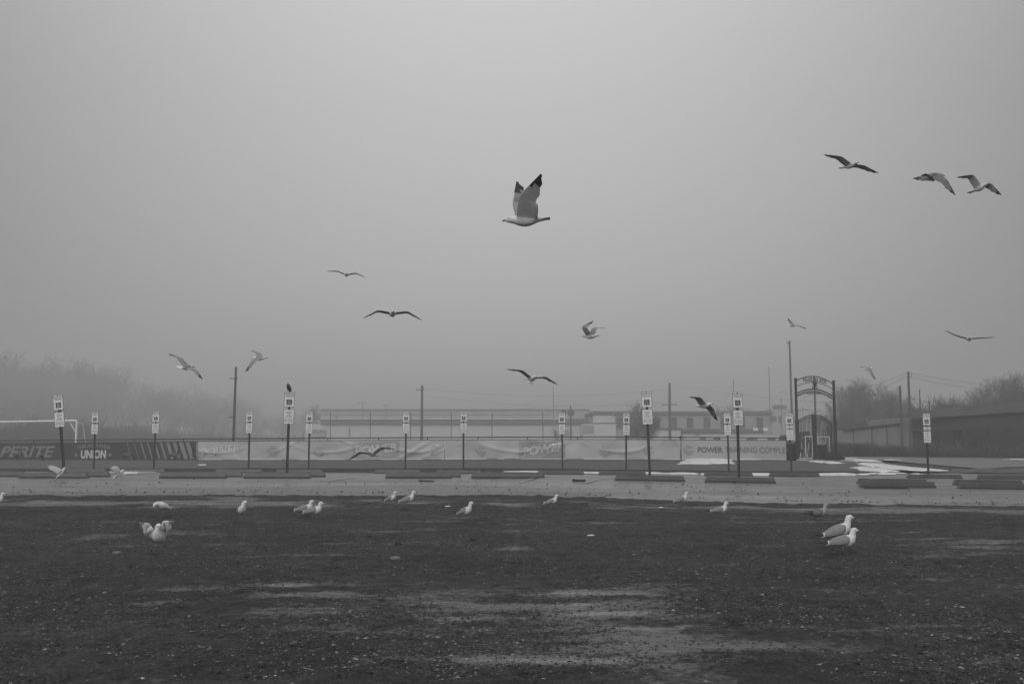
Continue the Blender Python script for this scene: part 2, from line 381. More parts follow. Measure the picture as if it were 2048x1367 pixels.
# ------------------------------------------------------------------ lumps, scraps and sticks one can point at
def lump(name, px, py, sx, sy, sz, m, label, cat, rot=0, group=None):
    p = onground(px, py); z = float(zground(p.x, p.y)) if p.y < 22.5 else glot(p.x, p.y)
    me = MB().ell((0, 0, 0), (1, 1, 1), 0, 12, 8)
    r2 = random.Random(px)
    me.v = [tuple(c * (1 + .22 * math.sin(5 * v_[0] + px) * math.cos(4 * v_[1] + py)) for c in v_) for v_ in me.v]
    me.v = [(v_[0]*sx, v_[1]*sy, max(v_[2], -.5)*sz) for v_ in me.v]
    o = me.build(name, m, smooth=True); o.location = (p.x, p.y, z + sz * .3); o.rotation_euler = (0, 0, rot)
    return tag(o, label, cat, group)
lump('clod', 797, 1089, .045, .04, .035, M['clod'], 'small black clod on the gravel left of the middle, the larger of two', 'clod', group='black clods on the gravel')
lump('clod', 945, 1081, .04, .03, .028, M['clod'], 'small black clod lying nearer the middle of the gravel', 'clod', group='black clods on the gravel')
lump('flat_stone', 790, 1119, .065, .05, .03, M['pale_stone'], 'flat grey stone sticking up a little, below the larger black clod', 'stone', .2)
lump('flat_stone', 234, 1108, .06, .045, .022, M['pale_stone'], 'flat pale grey stone left of the gull with its wings lifted', 'stone', .1)
lump('paper_scrap', 1182, 1074, .055, .02, .012, M['white_scrap'], 'thin white scrap lying alone on the gravel right of middle', 'scrap', .15)
lump('paper_scrap', 896, 1013, .075, .035, .014, M['white_scrap'], 'white crumpled scrap just left of the gull with the long upright neck', 'scrap', -.1)
lump('paper_scrap', 1322, 1013, .05, .03, .014, M['white_scrap'], 'white scrap on the gravel below the gull nearest the paving edge', 'scrap', 0)
def stick(pts, rr, label, name='stick'):
    ps = [onground(*q) for q in pts]; mb = MB().tube([(p.x, p.y, glot(p.x, p.y) + rr + .012) for p in ps], [rr * 1.3] + [rr] * (len(ps) - 1), 6)
    tag(mb.build(name, M['stick']), label, 'stick')
stick([(1146, 965), (1158, 966), (1171, 966)], .03, 'dark knobbly stick lying on the paving right of the centre stops')
stick([(838, 965), (852, 966), (868, 966)], .018, 'thin dark strip lying on the paving below the two middle stops')
stick([(1728, 979), (1770, 980), (1815, 981)], .02, 'long dark strip on the paving in front of the right hand stops')

# ------------------------------------------------------------------ snow
def snow(outline, h, label, flat=False):
    pts = [onground(*q) for q in outline]
    # densify
    dense = []
    for i, p in enumerate(pts):
        q = pts[(i + 1) % len(pts)]
        for k in range(5):
            w = p.lerp(q, k / 5); j = .11 * (q - p).length
            dense.append(w + Vector((rnd.uniform(-j, j), rnd.uniform(-j, j), 0)))
    c = sum(dense, Vector()) / len(dense); n = len(dense); vs = []; fs = []
    fr = [(1.0, .0), (.97, .45), (.85, .85), (.5, 1.0), (.2, .95)]
    for (s_, k_) in fr:
        for p in dense:
            w = c + (p - c) * s_; yy = w.y
            zz = (g(w.x, yy) if yy > 47.0 else glot(w.x, yy)) + .03
            vs.append((w.x, yy, zz + h * k_ * (.75 + .5 * float(fbm(w.x * 1.5, yy * 1.5, 3, 91)))))
    for r_ in range(len(fr) - 1):
        for k in range(n): fs.append((r_*n + k, r_*n + (k+1) % n, (r_+1)*n + (k+1) % n, (r_+1)*n + k))
    vs.append((c.x, c.y, (g(c.x, c.y) if c.y > 47 else glot(c.x, c.y)) + .03 + h)); e = (len(fr) - 1) * n
    fs += [(e + k, e + (k+1) % n, len(vs) - 1) for k in range(n)]
    o = MB().add(vs, fs).build('snow_patch', M['snow'], smooth=True)
    return tag(o, label, 'snow', 'patches of old snow')
snow([(1355, 929), (1372, 924), (1395, 919), (1440, 917), (1462, 921), (1464, 928), (1410, 929)], .08, 'mound of snow on the grass below the white lettered banner')
snow([(1445, 919), (1475, 917), (1520, 918.2), (1500, 920), (1465, 921.5)], .03, 'thin tongue of snow running right along the banner foot')
snow([(1622, 924), (1650, 922.5), (1692, 927.5), (1660, 928)], .04, 'narrow snow streak on the grass in front of the gate')
snow([(1682, 918), (1700, 916.6), (1722, 919), (1738, 924), (1712, 923)], .05, 'oval snow patch just right of the gate')
snow([(1708, 925), (1740, 925), (1790, 932), (1850, 939), (1900, 942), (1840, 943), (1770, 938), (1720, 930)], .05, 'long snow streak along the edge of the access road')
snow([(1706, 936), (1735, 933), (1770, 939), (1800, 944), (1770, 946), (1730, 943)], .05, 'broad snow patch between the kerb end and the road')
snow([(1722, 953), (1745, 946), (1775, 944), (1800, 948), (1792, 952), (1760, 951.5)], .05, 'snow patch spilling onto the paving at the kerb end')
snow([(1824, 951), (1832, 949), (1850, 951), (1848, 952.5)], .04, 'small snow lump at the foot of the triple sign on the right')
snow([(393, 931), (402, 929.5), (414, 930), (410, 931.5)], .03, 'thin snow sliver on the grass under the left end of the pale banner')
snow([(252, 950.5), (255, 946.5), (268, 947), (277, 949), (272, 951)], .05, 'little lump of snow on the paving beside the second landing gull')
snow([(2028, 921), (2045, 918), (2070, 919), (2060, 923)], .04, 'snow at the far right edge beside the road')
snow([(1768, 919), (1790, 919.5), (1792, 921), (1775, 920.6)], .03, 'thin snow sliver far down the access road')
snow([(1593, 921), (1593, 914.5), (1628, 914), (1628, 921)], .04, 'snow lying behind the bars of the left gate leaf')
def snowstrip(px0, px1, dk, label):
    pts = []; K = 40; mb = MB(); y0 = dk
    prev = None
    for k in range(K + 1):
        px = px0 + (px1 - px0) * k / K; x = X(px, y0); hh = .06 + .05 * float(vnoise(x * 1.4, 0 * x, 13)); w = .28 + .15 * float(vnoise(x * 1.1, 0 * x + 5, 14))
        if k in (0, K): hh = .01; w = .1
        zg = glot(x, y0); cur = [(x, y0 - w, zg), (x, y0 - w * .5, zg + hh * .8), (x, y0 + .15, zg + hh), (x, y0 + .45, zg + hh * .9), (x, y0 + .5, zg)]
        pts.append(cur)
    n = 5; vs = [v_ for c_ in pts for v_ in c_]
    fs = [(i*n + j, i*n + j + 1, (i+1)*n + j + 1, (i+1)*n + j) for i in range(K) for j in range(n - 1)]
    tag(mb.add(vs, fs).build('snow_bank', M['snow'], smooth=True), label, 'snow', 'snow banked along the kerb')
snowstrip(1006, 1078, 46.3, 'low snow bank along the kerb behind the centre wheel stops')
snowstrip(1140, 1400, 46.2, 'long snow bank along the kerb below the double sign right of centre')
snowstrip(1400, 1560, 45.9, 'snow bank along the kerb left of the three plate sign by the gate')
snowstrip(1590, 1712, 45.5, 'snow bank at the right end of the kerb in front of the gate')

# ------------------------------------------------------------------ wheel stops
def make_stop():
    mb = MB(); Lh, w, h = 1.045, .09, .17
    prof = [(-w, 0), (-w, .05), (-w * .55, h - .015), (-w * .45, h), (w * .45, h), (w * .55, h - .015), (w, .05), (w, 0)]
    n = len(prof); vs = []; st = [(-Lh, .0), (-Lh + .02, 1), (-.72, 1), (-.69, .93), (-.3, 1), (0, .99), (.35, 1), (.7, .96), (Lh - .02, 1), (Lh, .0)]
    for (x, k) in st:
        for (y, z) in prof: vs.append((x + (-.06 if x > .9 else .06 if x < -.9 else 0) * z / h, y * (.97 if k == 0 else 1), z * (1 if k else .98) * (k if 0 < k < 1 else 1)))
    fs = [(i*n + j, i*n + j + 1, (i+1)*n + j + 1, (i+1)*n + j) for i in range(len(st) - 1) for j in range(n - 1)]
    fs += [tuple(range(n)), tuple((len(st)-1)*n + j for j in range(n))[::-1]]
    return mb.add(vs, fs).build('wheel_stop', M['stop'])
stop0 = None
def stop(x0, x1, d, label, group, rot=0, ypx=None):
    global stop0
    if stop0 is None: o = stop0 = make_stop()
    else: o = stop0.copy(); COL.objects.link(o)
    cx = X((x0 + x1) / 2, d); o.location = (cx, d, glot(cx, d) - .004); o.rotation_euler = (R(rnd.uniform(-1, 1)), math.atan((g(cx - 1, d) - g(cx + 1, d)) / 2), R(rot + rnd.uniform(-1, 1)))
    wl = (x1 - x0) * d / (F * CA); o.scale = (wl / 2.09, 1, rnd.uniform(.95, 1.06))
    tag(o, label, 'wheel stop', group)
gn = 'wheel stops of the near row'; gb = 'wheel stops behind the near row'; gf = 'wheel stops along the kerb'
stop(43, 178, 29.9, 'near wheel stop under the first landing gull, below the leaning sign', gn)
stop(322, 455, 30.0, 'near wheel stop left of the sign with the black bird', gn)
stop(490, 623, 30.0, 'near wheel stop at the foot of the sign with the black bird', gn)
stop(772, 905, 30.1, 'near wheel stop above the pair of gulls left of centre', gn)
stop(943, 1075, 30.0, 'near wheel stop at the picture centre with another overlapping its right end', gn)
stop(1229, 1368, 29.6, 'near wheel stop at the foot of the double sign right of centre', gn, -1.5)
stop(1409, 1548, 29.4, 'near wheel stop at the foot of the tall double sign left of the gate', gn, -1.5)
stop(1717, 1866, 27.9, 'near wheel stop on the right, in front of the triple sign', gn, -2.5)
stop(1914, 2062, 27.6, 'near wheel stop cut by the right edge of the picture', gn, -2)
stop(-75, 52, 31.7, 'dirty wheel stop at the left edge behind the near row', gb)
stop(96, 222, 31.7, 'wheel stop behind the first landing gull, ending near the second one', gb)
stop(361, 487, 31.8, 'wheel stop behind the near one left of the black bird sign', gb)
stop(527, 652, 31.8, 'wheel stop behind the foot of the black bird sign', gb)
stop(797, 922, 31.7, 'wheel stop behind the near one above the pair of gulls', gb)
stop(964, 1089, 31.6, 'wheel stop behind the near one at the picture centre', gb)
stop(1713, 1850, 29.4, 'wheel stop behind the near one in front of the triple sign', gb, -2.5)
stop(1905, 2040, 29.2, 'wheel stop behind the one cut by the right edge', gb, -2)
for (x0, x1, d, lab) in (
 (122, 214, 44.9, 'far wheel stop between the two landing gulls'), (240, 331, 44.9, 'far wheel stop under the second small sign from the left'),
 (433, 526, 44.7, 'far wheel stop under the small sign left of the black bird sign'), (553, 646, 44.6, 'far wheel stop under the small sign right of the black bird sign'),
 (750, 842, 44.6, 'far wheel stop under the small sign left of the picture middle'), (871, 963, 44.6, 'far wheel stop under the small sign nearest the picture middle, left side'),
 (1074, 1168, 44.2, 'far wheel stop with snow beside both ends, centre right'), (1196, 1291, 43.8, 'far wheel stop under the small sign beside the double sign right of centre'),
 (1407, 1504, 43.0, 'far wheel stop below the small sign next to the tall double sign'), (1537, 1637, 42.0, 'far wheel stop below the three plate sign at the gate'),
 (1812, 1920, 38.6, 'far wheel stop at the foot of the triple sign on the right'), (1953, 2064, 38.2, 'far wheel stop at the right edge of the picture')):
    stop(x0, x1, d, lab, gf, -1 if x0 > 1100 else 0)

# ------------------------------------------------------------------ reserved parking signs
def rplate(w, h, r, n=4):
    out = []
    for (cx, cz, a0) in ((w/2-r, h/2-r, 0), (-w/2+r, h/2-r, 90), (-w/2+r, -h/2+r, 180), (w/2-r, -h/2+r, 270)):
        for k in range(n + 1):
            a_ = R(a0 + 90 * k / n); out.append((cx + r * math.cos(a_), cz + r * math.sin(a_)))
    return out
def plate(parent, zc, w, h, lines, symbol=None):
    o = rplate(w, h, .025); n = len(o); mb = MB(); y0 = -.052
    mb.add([(x, y0, z + zc) for x, z in o] + [(x, y0 + .006, z + zc) for x, z in o], [tuple(range(n)), tuple(range(n, 2*n))[::-1]] + [(k, (k+1) % n, n + (k+1) % n, n + k) for k in range(n)], 1)
    i_ = rplate(w - .022, h - .022, .018)
    mb.add([(x, y0 - .002, z + zc) for x, z in i_], [tuple(range(n))], 0)
    pl = mb.build('sign_plate', [M['plate'], M['plate_edge']], parent)
    for (s_, cz, ww, hh, bold) in lines:
        v_, f_ = text(s_, bold); MB().add([(x * ww, y0 - .004, zc + cz + z * hh) for x, z in v_], f_).build('lettering', M['ink'], pl)
    for zz in (h/2 - .02, -h/2 + .02): MB().tube([(0, y0 - .002, zc + zz), (0, y0 - .014, zc + zz)], .011, 8).build('bolt', M['post'], pl)
    if symbol:
        cz, q = symbol; sb = MB(); sq = rplate(q, q, .008, 2)
        sb.add([(x, y0 - .004, zc + cz + z) for x, z in sq], [tuple(range(len(sq)))], 0)
        def put(vf): sb.add([(x * q, y0 - .006, zc + cz + z * q) for x, z in vf[0]], vf[1], 1)
        put(disc2((-.05, .34), .07)); put(stroke2([(-.05, .24), (-.03, -.02), (.16, -.02), (.27, -.28), (.34, -.25)], .075)); put(stroke2([(-.04, .12), (.14, .12)], .06))
        put(stroke2([(-.03 + .235 * math.cos(R(w_)), -.14 + .235 * math.sin(R(w_))) for w_ in range(125, 385, 20)], .065))
        sb.build('symbol_panel', [M['panel'], M['plate']], pl)
L1 = [('RESERVED', .175, .285, .05, .01), ('PARKING', .105, .235, .05, .01)]
L2 = [('VIOLATORS', .145, .17, .03, .02), ('SUBJECT', .095, .13, .028, .02), ('TO FINE', .045, .13, .028, .02), ('AND TOWING', -.005, .19, .03, .02), ('MIN FINE $50', -.09, .235, .034, .02), ('MAX FINE $200', -.15, .26, .034, .02)]
L3 = [('VAN', .035, .1, .035, .02), ('ACCESSIBLE', -.025, .22, .035, .02)]
def make_sign(three, hgt):
    root = empty('parking_sign', (0, 0, 0)); w = .32
    pm = MB()
    for (a_, b_) in (((-.04, -.012, -.3), (-.022, .02, hgt - .02)), ((.022, -.012, -.3), (.04, .02, hgt - .02)), ((-.022, .008, -.3), (.022, .02, hgt - .02))): pm.box(a_, b_)
    po = pm.build('post', M['post'], root)
    bk = MB().box((-.03, -.045, hgt - .525), (.03, -.013, hgt - .49)); bk.build('bracket', M['post'], root)
    if not three:
        plate(root, hgt - .24, w, .48, L1, (-.085, .165)); plate(root, hgt - .77, w, .47, L2)
    else:
        plate(root, hgt - .24, w, .48, L1, (-.085, .165)); plate(root, hgt - .595, w, .16, L3); plate(root, hgt - .93, w, .47, L2)
    return root
protos = {}
def sign(px, ytop, d, label, group, lean=0, three=False, px_b=None, sc=1.0):
    x = X(px_b or px, d); z = glot(x, d); hgt = (Z(ytop, d) - z) / sc
    key = three
    if key not in protos: protos[key] = (make_sign(three, hgt), hgt); o = protos[key][0]
    else: o = dup(protos[key][0])
    o.location = (x, d, z + (hgt - protos[key][1]) * sc); o.rotation_euler = (0, R(lean), R(rnd.uniform(-9, 9))); o.scale = (sc, sc, sc)
    tag(o, label, 'parking sign', group); return o, hgt
gN = 'reserved parking signs of the near row'; gF = 'reserved parking signs along the kerb'
sign(110, 788, 30.8, 'leaning parking sign on a post tilted to the left, near the left edge', gN, -6.8, px_b=131)
sgn, sh = sign(575, 783, 30.9, 'tall upright parking sign with a black bird perched on top', gN, .6)
sign(1294, 783, 30.6, 'tall double parking sign right of centre, its post tilted slightly right at the foot', gN, -1.6, px_b=1299)
sign(1477, 784, 30.2, 'tall double parking sign standing just right of a smaller one, left of the gate', gN, -.3)
for (px, yt, d, lab) in ((189, 824, 46.0, 'small far parking sign above the round lettered emblem on the dark banner'), (309, 822.5, 46.0, 'small far parking sign in front of the slanted stripes on the dark banner'),
 (498, 822, 46.0, 'small far parking sign just left of the sign with the black bird'), (618, 823, 46.0, 'small far parking sign just right of the sign with the black bird'),
 (811, 823, 46.0, 'small far parking sign left of the picture middle, near a faint pole'), (927, 822, 46.0, 'small far parking sign beside the middle, left of the pale banner box lettering'),
 (1125, 824, 45.6, 'small far parking sign in front of the right end of the boxed banner word'), (1252, 825, 45.0, 'small far parking sign left of the tall double sign, before the dark bush'),
 (1457, 825, 44.6, 'small far parking sign half behind the tall double sign left of the gate')):
    sign(px, yt, d, lab, gF, rnd.uniform(-.7, .7))
sign(1582, 826, 43.4, 'three plate parking sign in front of the gate and rubbish bin', gF, -1.0, True)
sign(1855, 826, 39.4, 'three plate parking sign standing alone on the right before the overpass', gF, -.4, True)

# ------------------------------------------------------------------ low fence and its banners
FP = [(-520, 34.3), (0, 38.0), (800, 44.0), (1361, 45.0), (1572, 43.2)]
def fd(px):
    hpx = np.interp(px, [p[0] for p in FP], [p[1] for p in FP]); return 1.2 * F / hpx
TOPY = ([-520, 0, 400, 800, 1180, 1570], [884, 880.8, 877, 874.6, 872.8, 875])
MIDY = ([-520, 0, 400, 800, 1180, 1570], [890, 886.4, 882.5, 880, 878.6, 880.5])
def fz_top(px): return Z(np.interp(px, *TOPY), fd(px))
def fz_mid(px): return Z(np.interp(px, *MIDY), fd(px))
def fbase(px): d_ = fd(px); return g(X(px, d_), d_)
fr = empty('low_fence', (X(800, fd(800)), fd(800), fbase(800)))
tag(fr, 'long low black pipe fence with two top rails carrying the banners', 'fence')
inv = Matrix.Translation(-fr.location)
def into(mb, root): 
    o = root.location; mb.v = [(v_[0] - o.x, v_[1] - o.y, v_[2] - o.z) for v_ in mb.v]; return mb
for (fn, rr) in ((fz_top, .028), (fz_mid, .022)):
    for (p0, p1) in ((-520, 1361), (1361, 1574)):
        pts = [(X(px, fd(px)), fd(px), fn(px)) for px in np.linspace(p0, p1, 24)]
        into(MB().tube(pts, rr, 6), fr).build('rail', M['rail'], fr)
for px in [-432, -332, -232, -132, -32, 67, 167, 268, 366, 466, 565, 655, 757, 855, 956, 1055, 1155, 1257, 1361, 1440, 1514, 1572]:
    d_ = fd(px); x = X(px, d_); big = 1.5 if px in (1361, 1572) else 1
    into(MB().tube([(x, d_, fbase(px) - .2), (x, d_, fz_top(px) + (.06 if big > 1 else -.01))], .026 * big, 6), fr).build('post', M['rail'], fr)
cl = MB()   # chain link between banner and top rail
for px in np.arange(-500, 1570, 3.2):
    d_ = fd(px) + .02; q = px + 3.0
    for (a_, b_) in ((px, q), (q, px)):
        A = Vector((X(a_, d_), d_, fz_mid(a_))); B = Vector((X(b_, d_), d_, fz_top(b_)))
        cl.tube([A, B], .0012, 3, caps=False)
into(cl, fr).build('wire_mesh', M['rail'], fr)
into(MB().tube([(X(px, fd(px)), fd(px) - .02, fbase(px) + .05) for px in np.linspace(-520, 1574, 60)], .012, 5), fr).build('bottom_wire', M['rail'], fr)

# banners: (px, t) -> point on the fence line, pushed out by folds
def folds(px, t, seed, amp):
    if amp == 0: return 0
    s_ = 0; r2 = random.Random(seed)
    for k in range(12):
        c = 397 + r2.random() * 980; ang = r2.choice([-1, 1]) * r2.uniform(.5, 2.2); wd = r2.uniform(3, 9); a_ = r2.uniform(.4, 1.0) * r2.choice([1, 1, -.7])
        u = (px - c - ang * (t - .5) * 46) / wd; s_ += a_ * math.exp(-u * u) * (.35 + .65 * abs(math.sin(t * 2.2 + k)))
    for k in range(5):   # sagging swags from the tie points
        c = 450 + k * 200 + r2.uniform(-30, 30); sp = r2.uniform(60, 95); q = 1 - ((px - c) / sp) ** 2
        if q > 0: s_ += .8 * math.exp(-((t - (.92 - .55 * q)) / .09) ** 2) * q
    s_ += .5 * math.sin(px * .045 + 3 * t) + .35 * math.sin(px * .11 - 2 * t + 1)
    return s_ * amp
def bpt(px, t, off, seed=3, amp=.03):
    d_ = float(fd(px)); zb = fbase(px) + .05; zt = fz_mid(px) - .01
    d_ -= .045 + off + max(-.02, folds(px, t, seed, amp))
    return (X(px, float(fd(px))), d_, zb + (zt - zb) * t)
def banner(px0, px1, m, label, seed, amp, hem=True):
    nx = max(8, int((px1 - px0) / 3)); nz = 18; vs = []
    for j in range(nz + 1):
        for i_ in range(nx + 1):
            px = px0 + (px1 - px0) * i_ / nx; t = j / nz
            vs.append(bpt(px, t, 0, seed, amp))
    fs = [(j*(nx+1) + i_, j*(nx+1) + i_ + 1, (j+1)*(nx+1) + i_ + 1, (j+1)*(nx+1) + i_) for j in range(nz) for i_ in range(nx)]
    root = empty('banner', vs[nx // 2]); tag(root, label, 'banner', 'banners tied along the low fence')
    into(MB().add(vs, fs), root).build('sheet', m, root, smooth=True)
    if hem:
        hb = MB()
        q = [bpt(px, -.005, .012, seed, amp * .2) for px in np.linspace(px0, px1, nx)]
        for a_, b_ in zip(q, q[1:]): hb.add([a_, b_, (b_[0], b_[1], b_[2] + .028), (a_[0], a_[1], a_[2] + .028)], [(0, 1, 2, 3)])
        into(hb, root).build('hem', M['hem'], root)
    return root
def bprint(root, vf, cx, ct, w, h, m, seed, amp, name='lettering', off=.016, arc=0, tilt=0):
    v_, f_ = vf; mb = MB()
    mb.add([bpt(cx + x * w, ct + z * h + arc * (1 - (2*x)**2) + tilt * x, off, seed, amp) for x, z in v_], f_)
    return into(mb, root).build(name, m, root)
def rect(nx=10, nz=6):
    v_ = [(i_ / nx - .5, j / nz - .5) for j in range(nz + 1) for i_ in range(nx + 1)]
    return v_, [(j*(nx+1)+i_, j*(nx+1)+i_+1, (j+1)*(nx+1)+i_+1, (j+1)*(nx+1)+i_) for j in range(nz) for i_ in range(nx)]
star = ([(math.cos(R(90 + k * 36)) * (.5 if k % 2 == 0 else .2), math.sin(R(90 + k * 36)) * (.5 if k % 2 == 0 else .2)) for k in range(10)] + [(0, 0)], [(k, (k+1) % 10, 10) for k in range(10)])
B0 = banner(-515, 393, M['dark_banner'], 'dark banner with big slanted letters, a round worded emblem and slanted stripes', 5, .004, False)
bprint(B0, text('PERITE', .02, .3), 56, .48, 110, .68, M['dim_print'], 5, .004)
bprint(B0, text('UNION', .04), 188, .31, 50, .52, M['white_print'], 5, .004)
bprint(B0, text('PHILADELPHIA', .02), 188, .70, 66, .2, M['dull_print'], 5, .004, arc=.13)
bprint(B0, star, 153.5, .27, 10, .32, M['dull_print'], 5, .004, 'star'); bprint(B0, star, 221, .27, 10, .32, M['dull_print'], 5, .004, 'star')
for (xt, wd, br) in ((254, 1.2, 1), (268, 1.2, 0), (282, 2.2, 1), (295, 2.6, 0), (309.5, 3.8, 0), (322, 4.5, 0), (335.5, 6, 1), (349, 6.5, 0), (362, 8, 1), (375, 8, 0)):
    K = 6; v_ = []
    for k in range(K + 1):
        t = .97 - .94 * k / K; xc = xt + 11 * k / K; v_ += [bpt(xc - wd / 2, t, .014, 5, .004), bpt(xc + wd / 2, t, .014, 5, .004)]
    into(MB().add(v_, [(2*k, 2*k+1, 2*k+3, 2*k+2) for k in range(K)]), B0).build('stripe', M['dim_print'] if not br else M['mid_banner'], B0)
LB = [(397, 889, 'long pale wrinkled banner left of centre with a faint word at each end'), (890.5, 1361, 'long pale wrinkled banner right of centre with a boxed word in its middle')]
AM = .08
shield = ([(-.5, .22), (-.28, .22), (-.1, .5), (.35, .3), (.5, .1), (.5, -.18), (.12, -.5), (-.3, -.32), (-.5, -.1), (0, 0)], [(k, (k+1) % 9, 9) for k in range(9)])
def emblem(root, cx, ct, w, h, seed):
    e = bprint(root, shield, cx, ct, w, h, M['logo_print'], seed, AM, 'emblem', .018)
    bprint(root, text('POWER', .02), cx + w * .1, ct + .03, w * .9, h * .16, M['white_print'], seed, AM, 'lettering', .03)
b1 = banner(LB[0][0], LB[0][1], M['pale_banner'], LB[0][2], 21, AM)
bprint(b1, text('POWER', .03), 443, .5, 76, .52, M['white_print'], 21, AM, off=.03, tilt=.3)
emblem(b1, 547, .45, 22, .6, 21); emblem(b1, 637, .45, 22, .6, 21)
bprint(b1, rect(), 752, .5, 92, .84, M['logo_print'], 21, AM, 'print_box'); bprint(b1, text('POWER', .03), 754, .56, 84, .46, M['white_print'], 21, AM, off=.034, tilt=.22)
emblem(b1, 868, .45, 20, .6, 21)
b2 = banner(LB[1][0], LB[1][1], M['pale_banner'], LB[1][2], 21, AM)
emblem(b2, 962, .42, 22, .6, 21)
bprint(b2, rect(), 1084, .49, 92, .86, M['logo_print'], 21, AM, 'print_box'); bprint(b2, text('POWER', .03), 1088, .52, 82, .46, M['white_print'], 21, AM, off=.034, tilt=.3)
emblem(b2, 1208, .45, 22, .66, 21); emblem(b2, 1297, .45, 22, .64, 21)
b3 = banner(1363, 1572, M['pale_banner'], 'flat pale banner with large dark thin lettering beside the gate', 8, .008)
emblem(b3, 1376, .48, 20, .6, 8)
bprint(b3, text('POWER', .025), 1420, .5, 50, .31, M['dark_print'], 8, .008)
bprint(b3, text('TRAINING COMPLEX', -.004), 1515, .5, 130, .31, M['dark_print'], 8, .008)

# ------------------------------------------------------------------ gate with arch
gd = 57.0; gx0, gx1 = X(1591, gd), X(1667, gd); gzb = g((gx0 + gx1) / 2, gd); gate = empty('gate', ((gx0 + gx1) / 2, gd, gzb))
tag(gate, 'black iron double gate under a lettered arch with a crest', 'gate')
def gl(px, py, dy=0): p = P(px, py, gd); return (p.x - gate.location.x, dy, p.z - gzb)
W = (gx1 - gx0) / 2
for (px, py) in ((1591, 757), (1667, 762)):
    x = gl(px, py)[0]; zt = gl(px, py)[2]
    po = MB().box((x - .06, -.06, -.3), (x + .06, .06, zt)).build('post', M['gate'], gate); 
    MB().box((x - .085, -.085, zt - 0.0), (x + .085, .085, zt + .04)).build('post_cap', M['gate'], po)
    MB().box((x - .08, -.08, 0.3), (x + .08, .08, gl(px, 840)[2])).build('hinge_stile', M['gate'], po)
def arcpts(ye0, yc, ye1, n=18):
    out = []
    for k in range(n + 1):
        t = k / n; q = 1 - (2*t - 1) ** 2; px = 1591 + 76 * t
        out.append((px, ye0 * (1 - t) + ye1 * t + (yc - (ye0 + ye1) / 2) * q))
    return out
ar = empty('arch', (0, 0, 0)); 
COL.objects.unlink(ar); bpy.data.objects.remove(ar)
am = MB()
for (a0, c, a1, r_) in ((762, 752.2, 768.5, .03), (773.5, 764.5, 779, .02), (788, 777.5, 793, .03), (794, 783.5, 799, .03)):
    am.tube([gl(*q) for q in arcpts(a0, c, a1)], r_, 5)
for k in range(1, 16):
    t = k / 16; i_ = t * 18; A = arcpts(788, 777.5, 793, 16)[k]; B = arcpts(794, 783.5, 799, 16)[k]
    c = gl(A[0], (A[1] + B[1]) / 2); am.tube([(c[0] + .05 * math.cos(w_), 0, c[2] + .055 * math.sin(w_)) for w_ in np.linspace(0, 6.283, 9)], .016, 4)
arch = am.build('arch', M['gate'], gate)
lm = MB(); v_, f_ = text('PHILADELPHIA UNION', .035)
def larc(x): t = .5 + x * .62; q = 1 - (2*t - 1) ** 2; return 765.6 + (759 - 765.6) * q + 3.2 * (t - .5) * 2, 1591 + 76 * t
vs = []
for (x, z) in v_:
    yc, px = larc(x); vs.append(gl(px, yc - z * 9.4, -.02))
lm.add(vs, f_); lm.build('lettering', M['gate'], arch)
cr = MB(); c = gl(1629.5, 769.5, -.02)
cr.add([(c[0] + x, -.02, c[2] + z) for x, z in [(-.11, .17), (-.05, .19), (0, .16), (.05, .19), (.11, .17), (.12, 0), (.07, -.1), (0, -.15), (-.07, -.1), (-.12, 0), (0, .03)]], [(k, (k+1) % 10, 10) for k in range(10)])
cr.tube([(c[0] - .17, -.02, c[2] - .06), (c[0] - .13, -.02, c[2] - .16), (c[0], -.02, c[2] - .2), (c[0] + .13, -.02, c[2] - .16), (c[0] + .17, -.02, c[2] - .06)], .028, 5)
cr.tube([(c[0], -.02, c[2] - .32), (c[0], -.02, c[2] + .2)], .02, 4)
cr.build('crest', M['gate'], arch)
def leaf(pa, pb, ya, yb):
    lf = MB(); r_ = .026; A0 = gl(pa, ya); B0_ = gl(pb, yb); zb = .05
    def topy(px): 
        t = (px - pa) / (pb - pa); base = ya + (yb - ya) * t
        return base - 3.4 * (1 - (2*t - 1) ** 2)
    pxs = np.linspace(pa, pb, 13)
    lf.tube([gl(p, topy(p)) for p in pxs], r_, 5); lf.tube([gl(p, topy(p) + 5) for p in pxs], .02, 5)
    lf.tube([(gl(pa, 900)[0], 0, zb + .03), (gl(pb, 900)[0], 0, zb + .03)], .025, 5); lf.tube([(gl(pa, 900)[0], 0, zb + .16), (gl(pb, 900)[0], 0, zb + .16)], .02, 5)
    fo = lf.build('gate_leaf', M['gate'], gate)
    for i_, p in enumerate(pxs):
        tz = gl(p, topy(p))[2]; x = gl(p, 900)[0]; rr = .04 if i_ in (0, 12) else .02
        MB().tube([(x, 0, zb), (x, 0, tz)], rr, 4).build('bar', M['gate'], fo)
leaf(1594, 1626.5, 843, 829.5); leaf(1632.5, 1664, 829.5, 846)
MB().box((gl(1627, 900)[0], -.05, .02), (gl(1632, 900)[0], .05, gl(1629, 828.5)[2])).build('centre_post', M['gate'], gate)

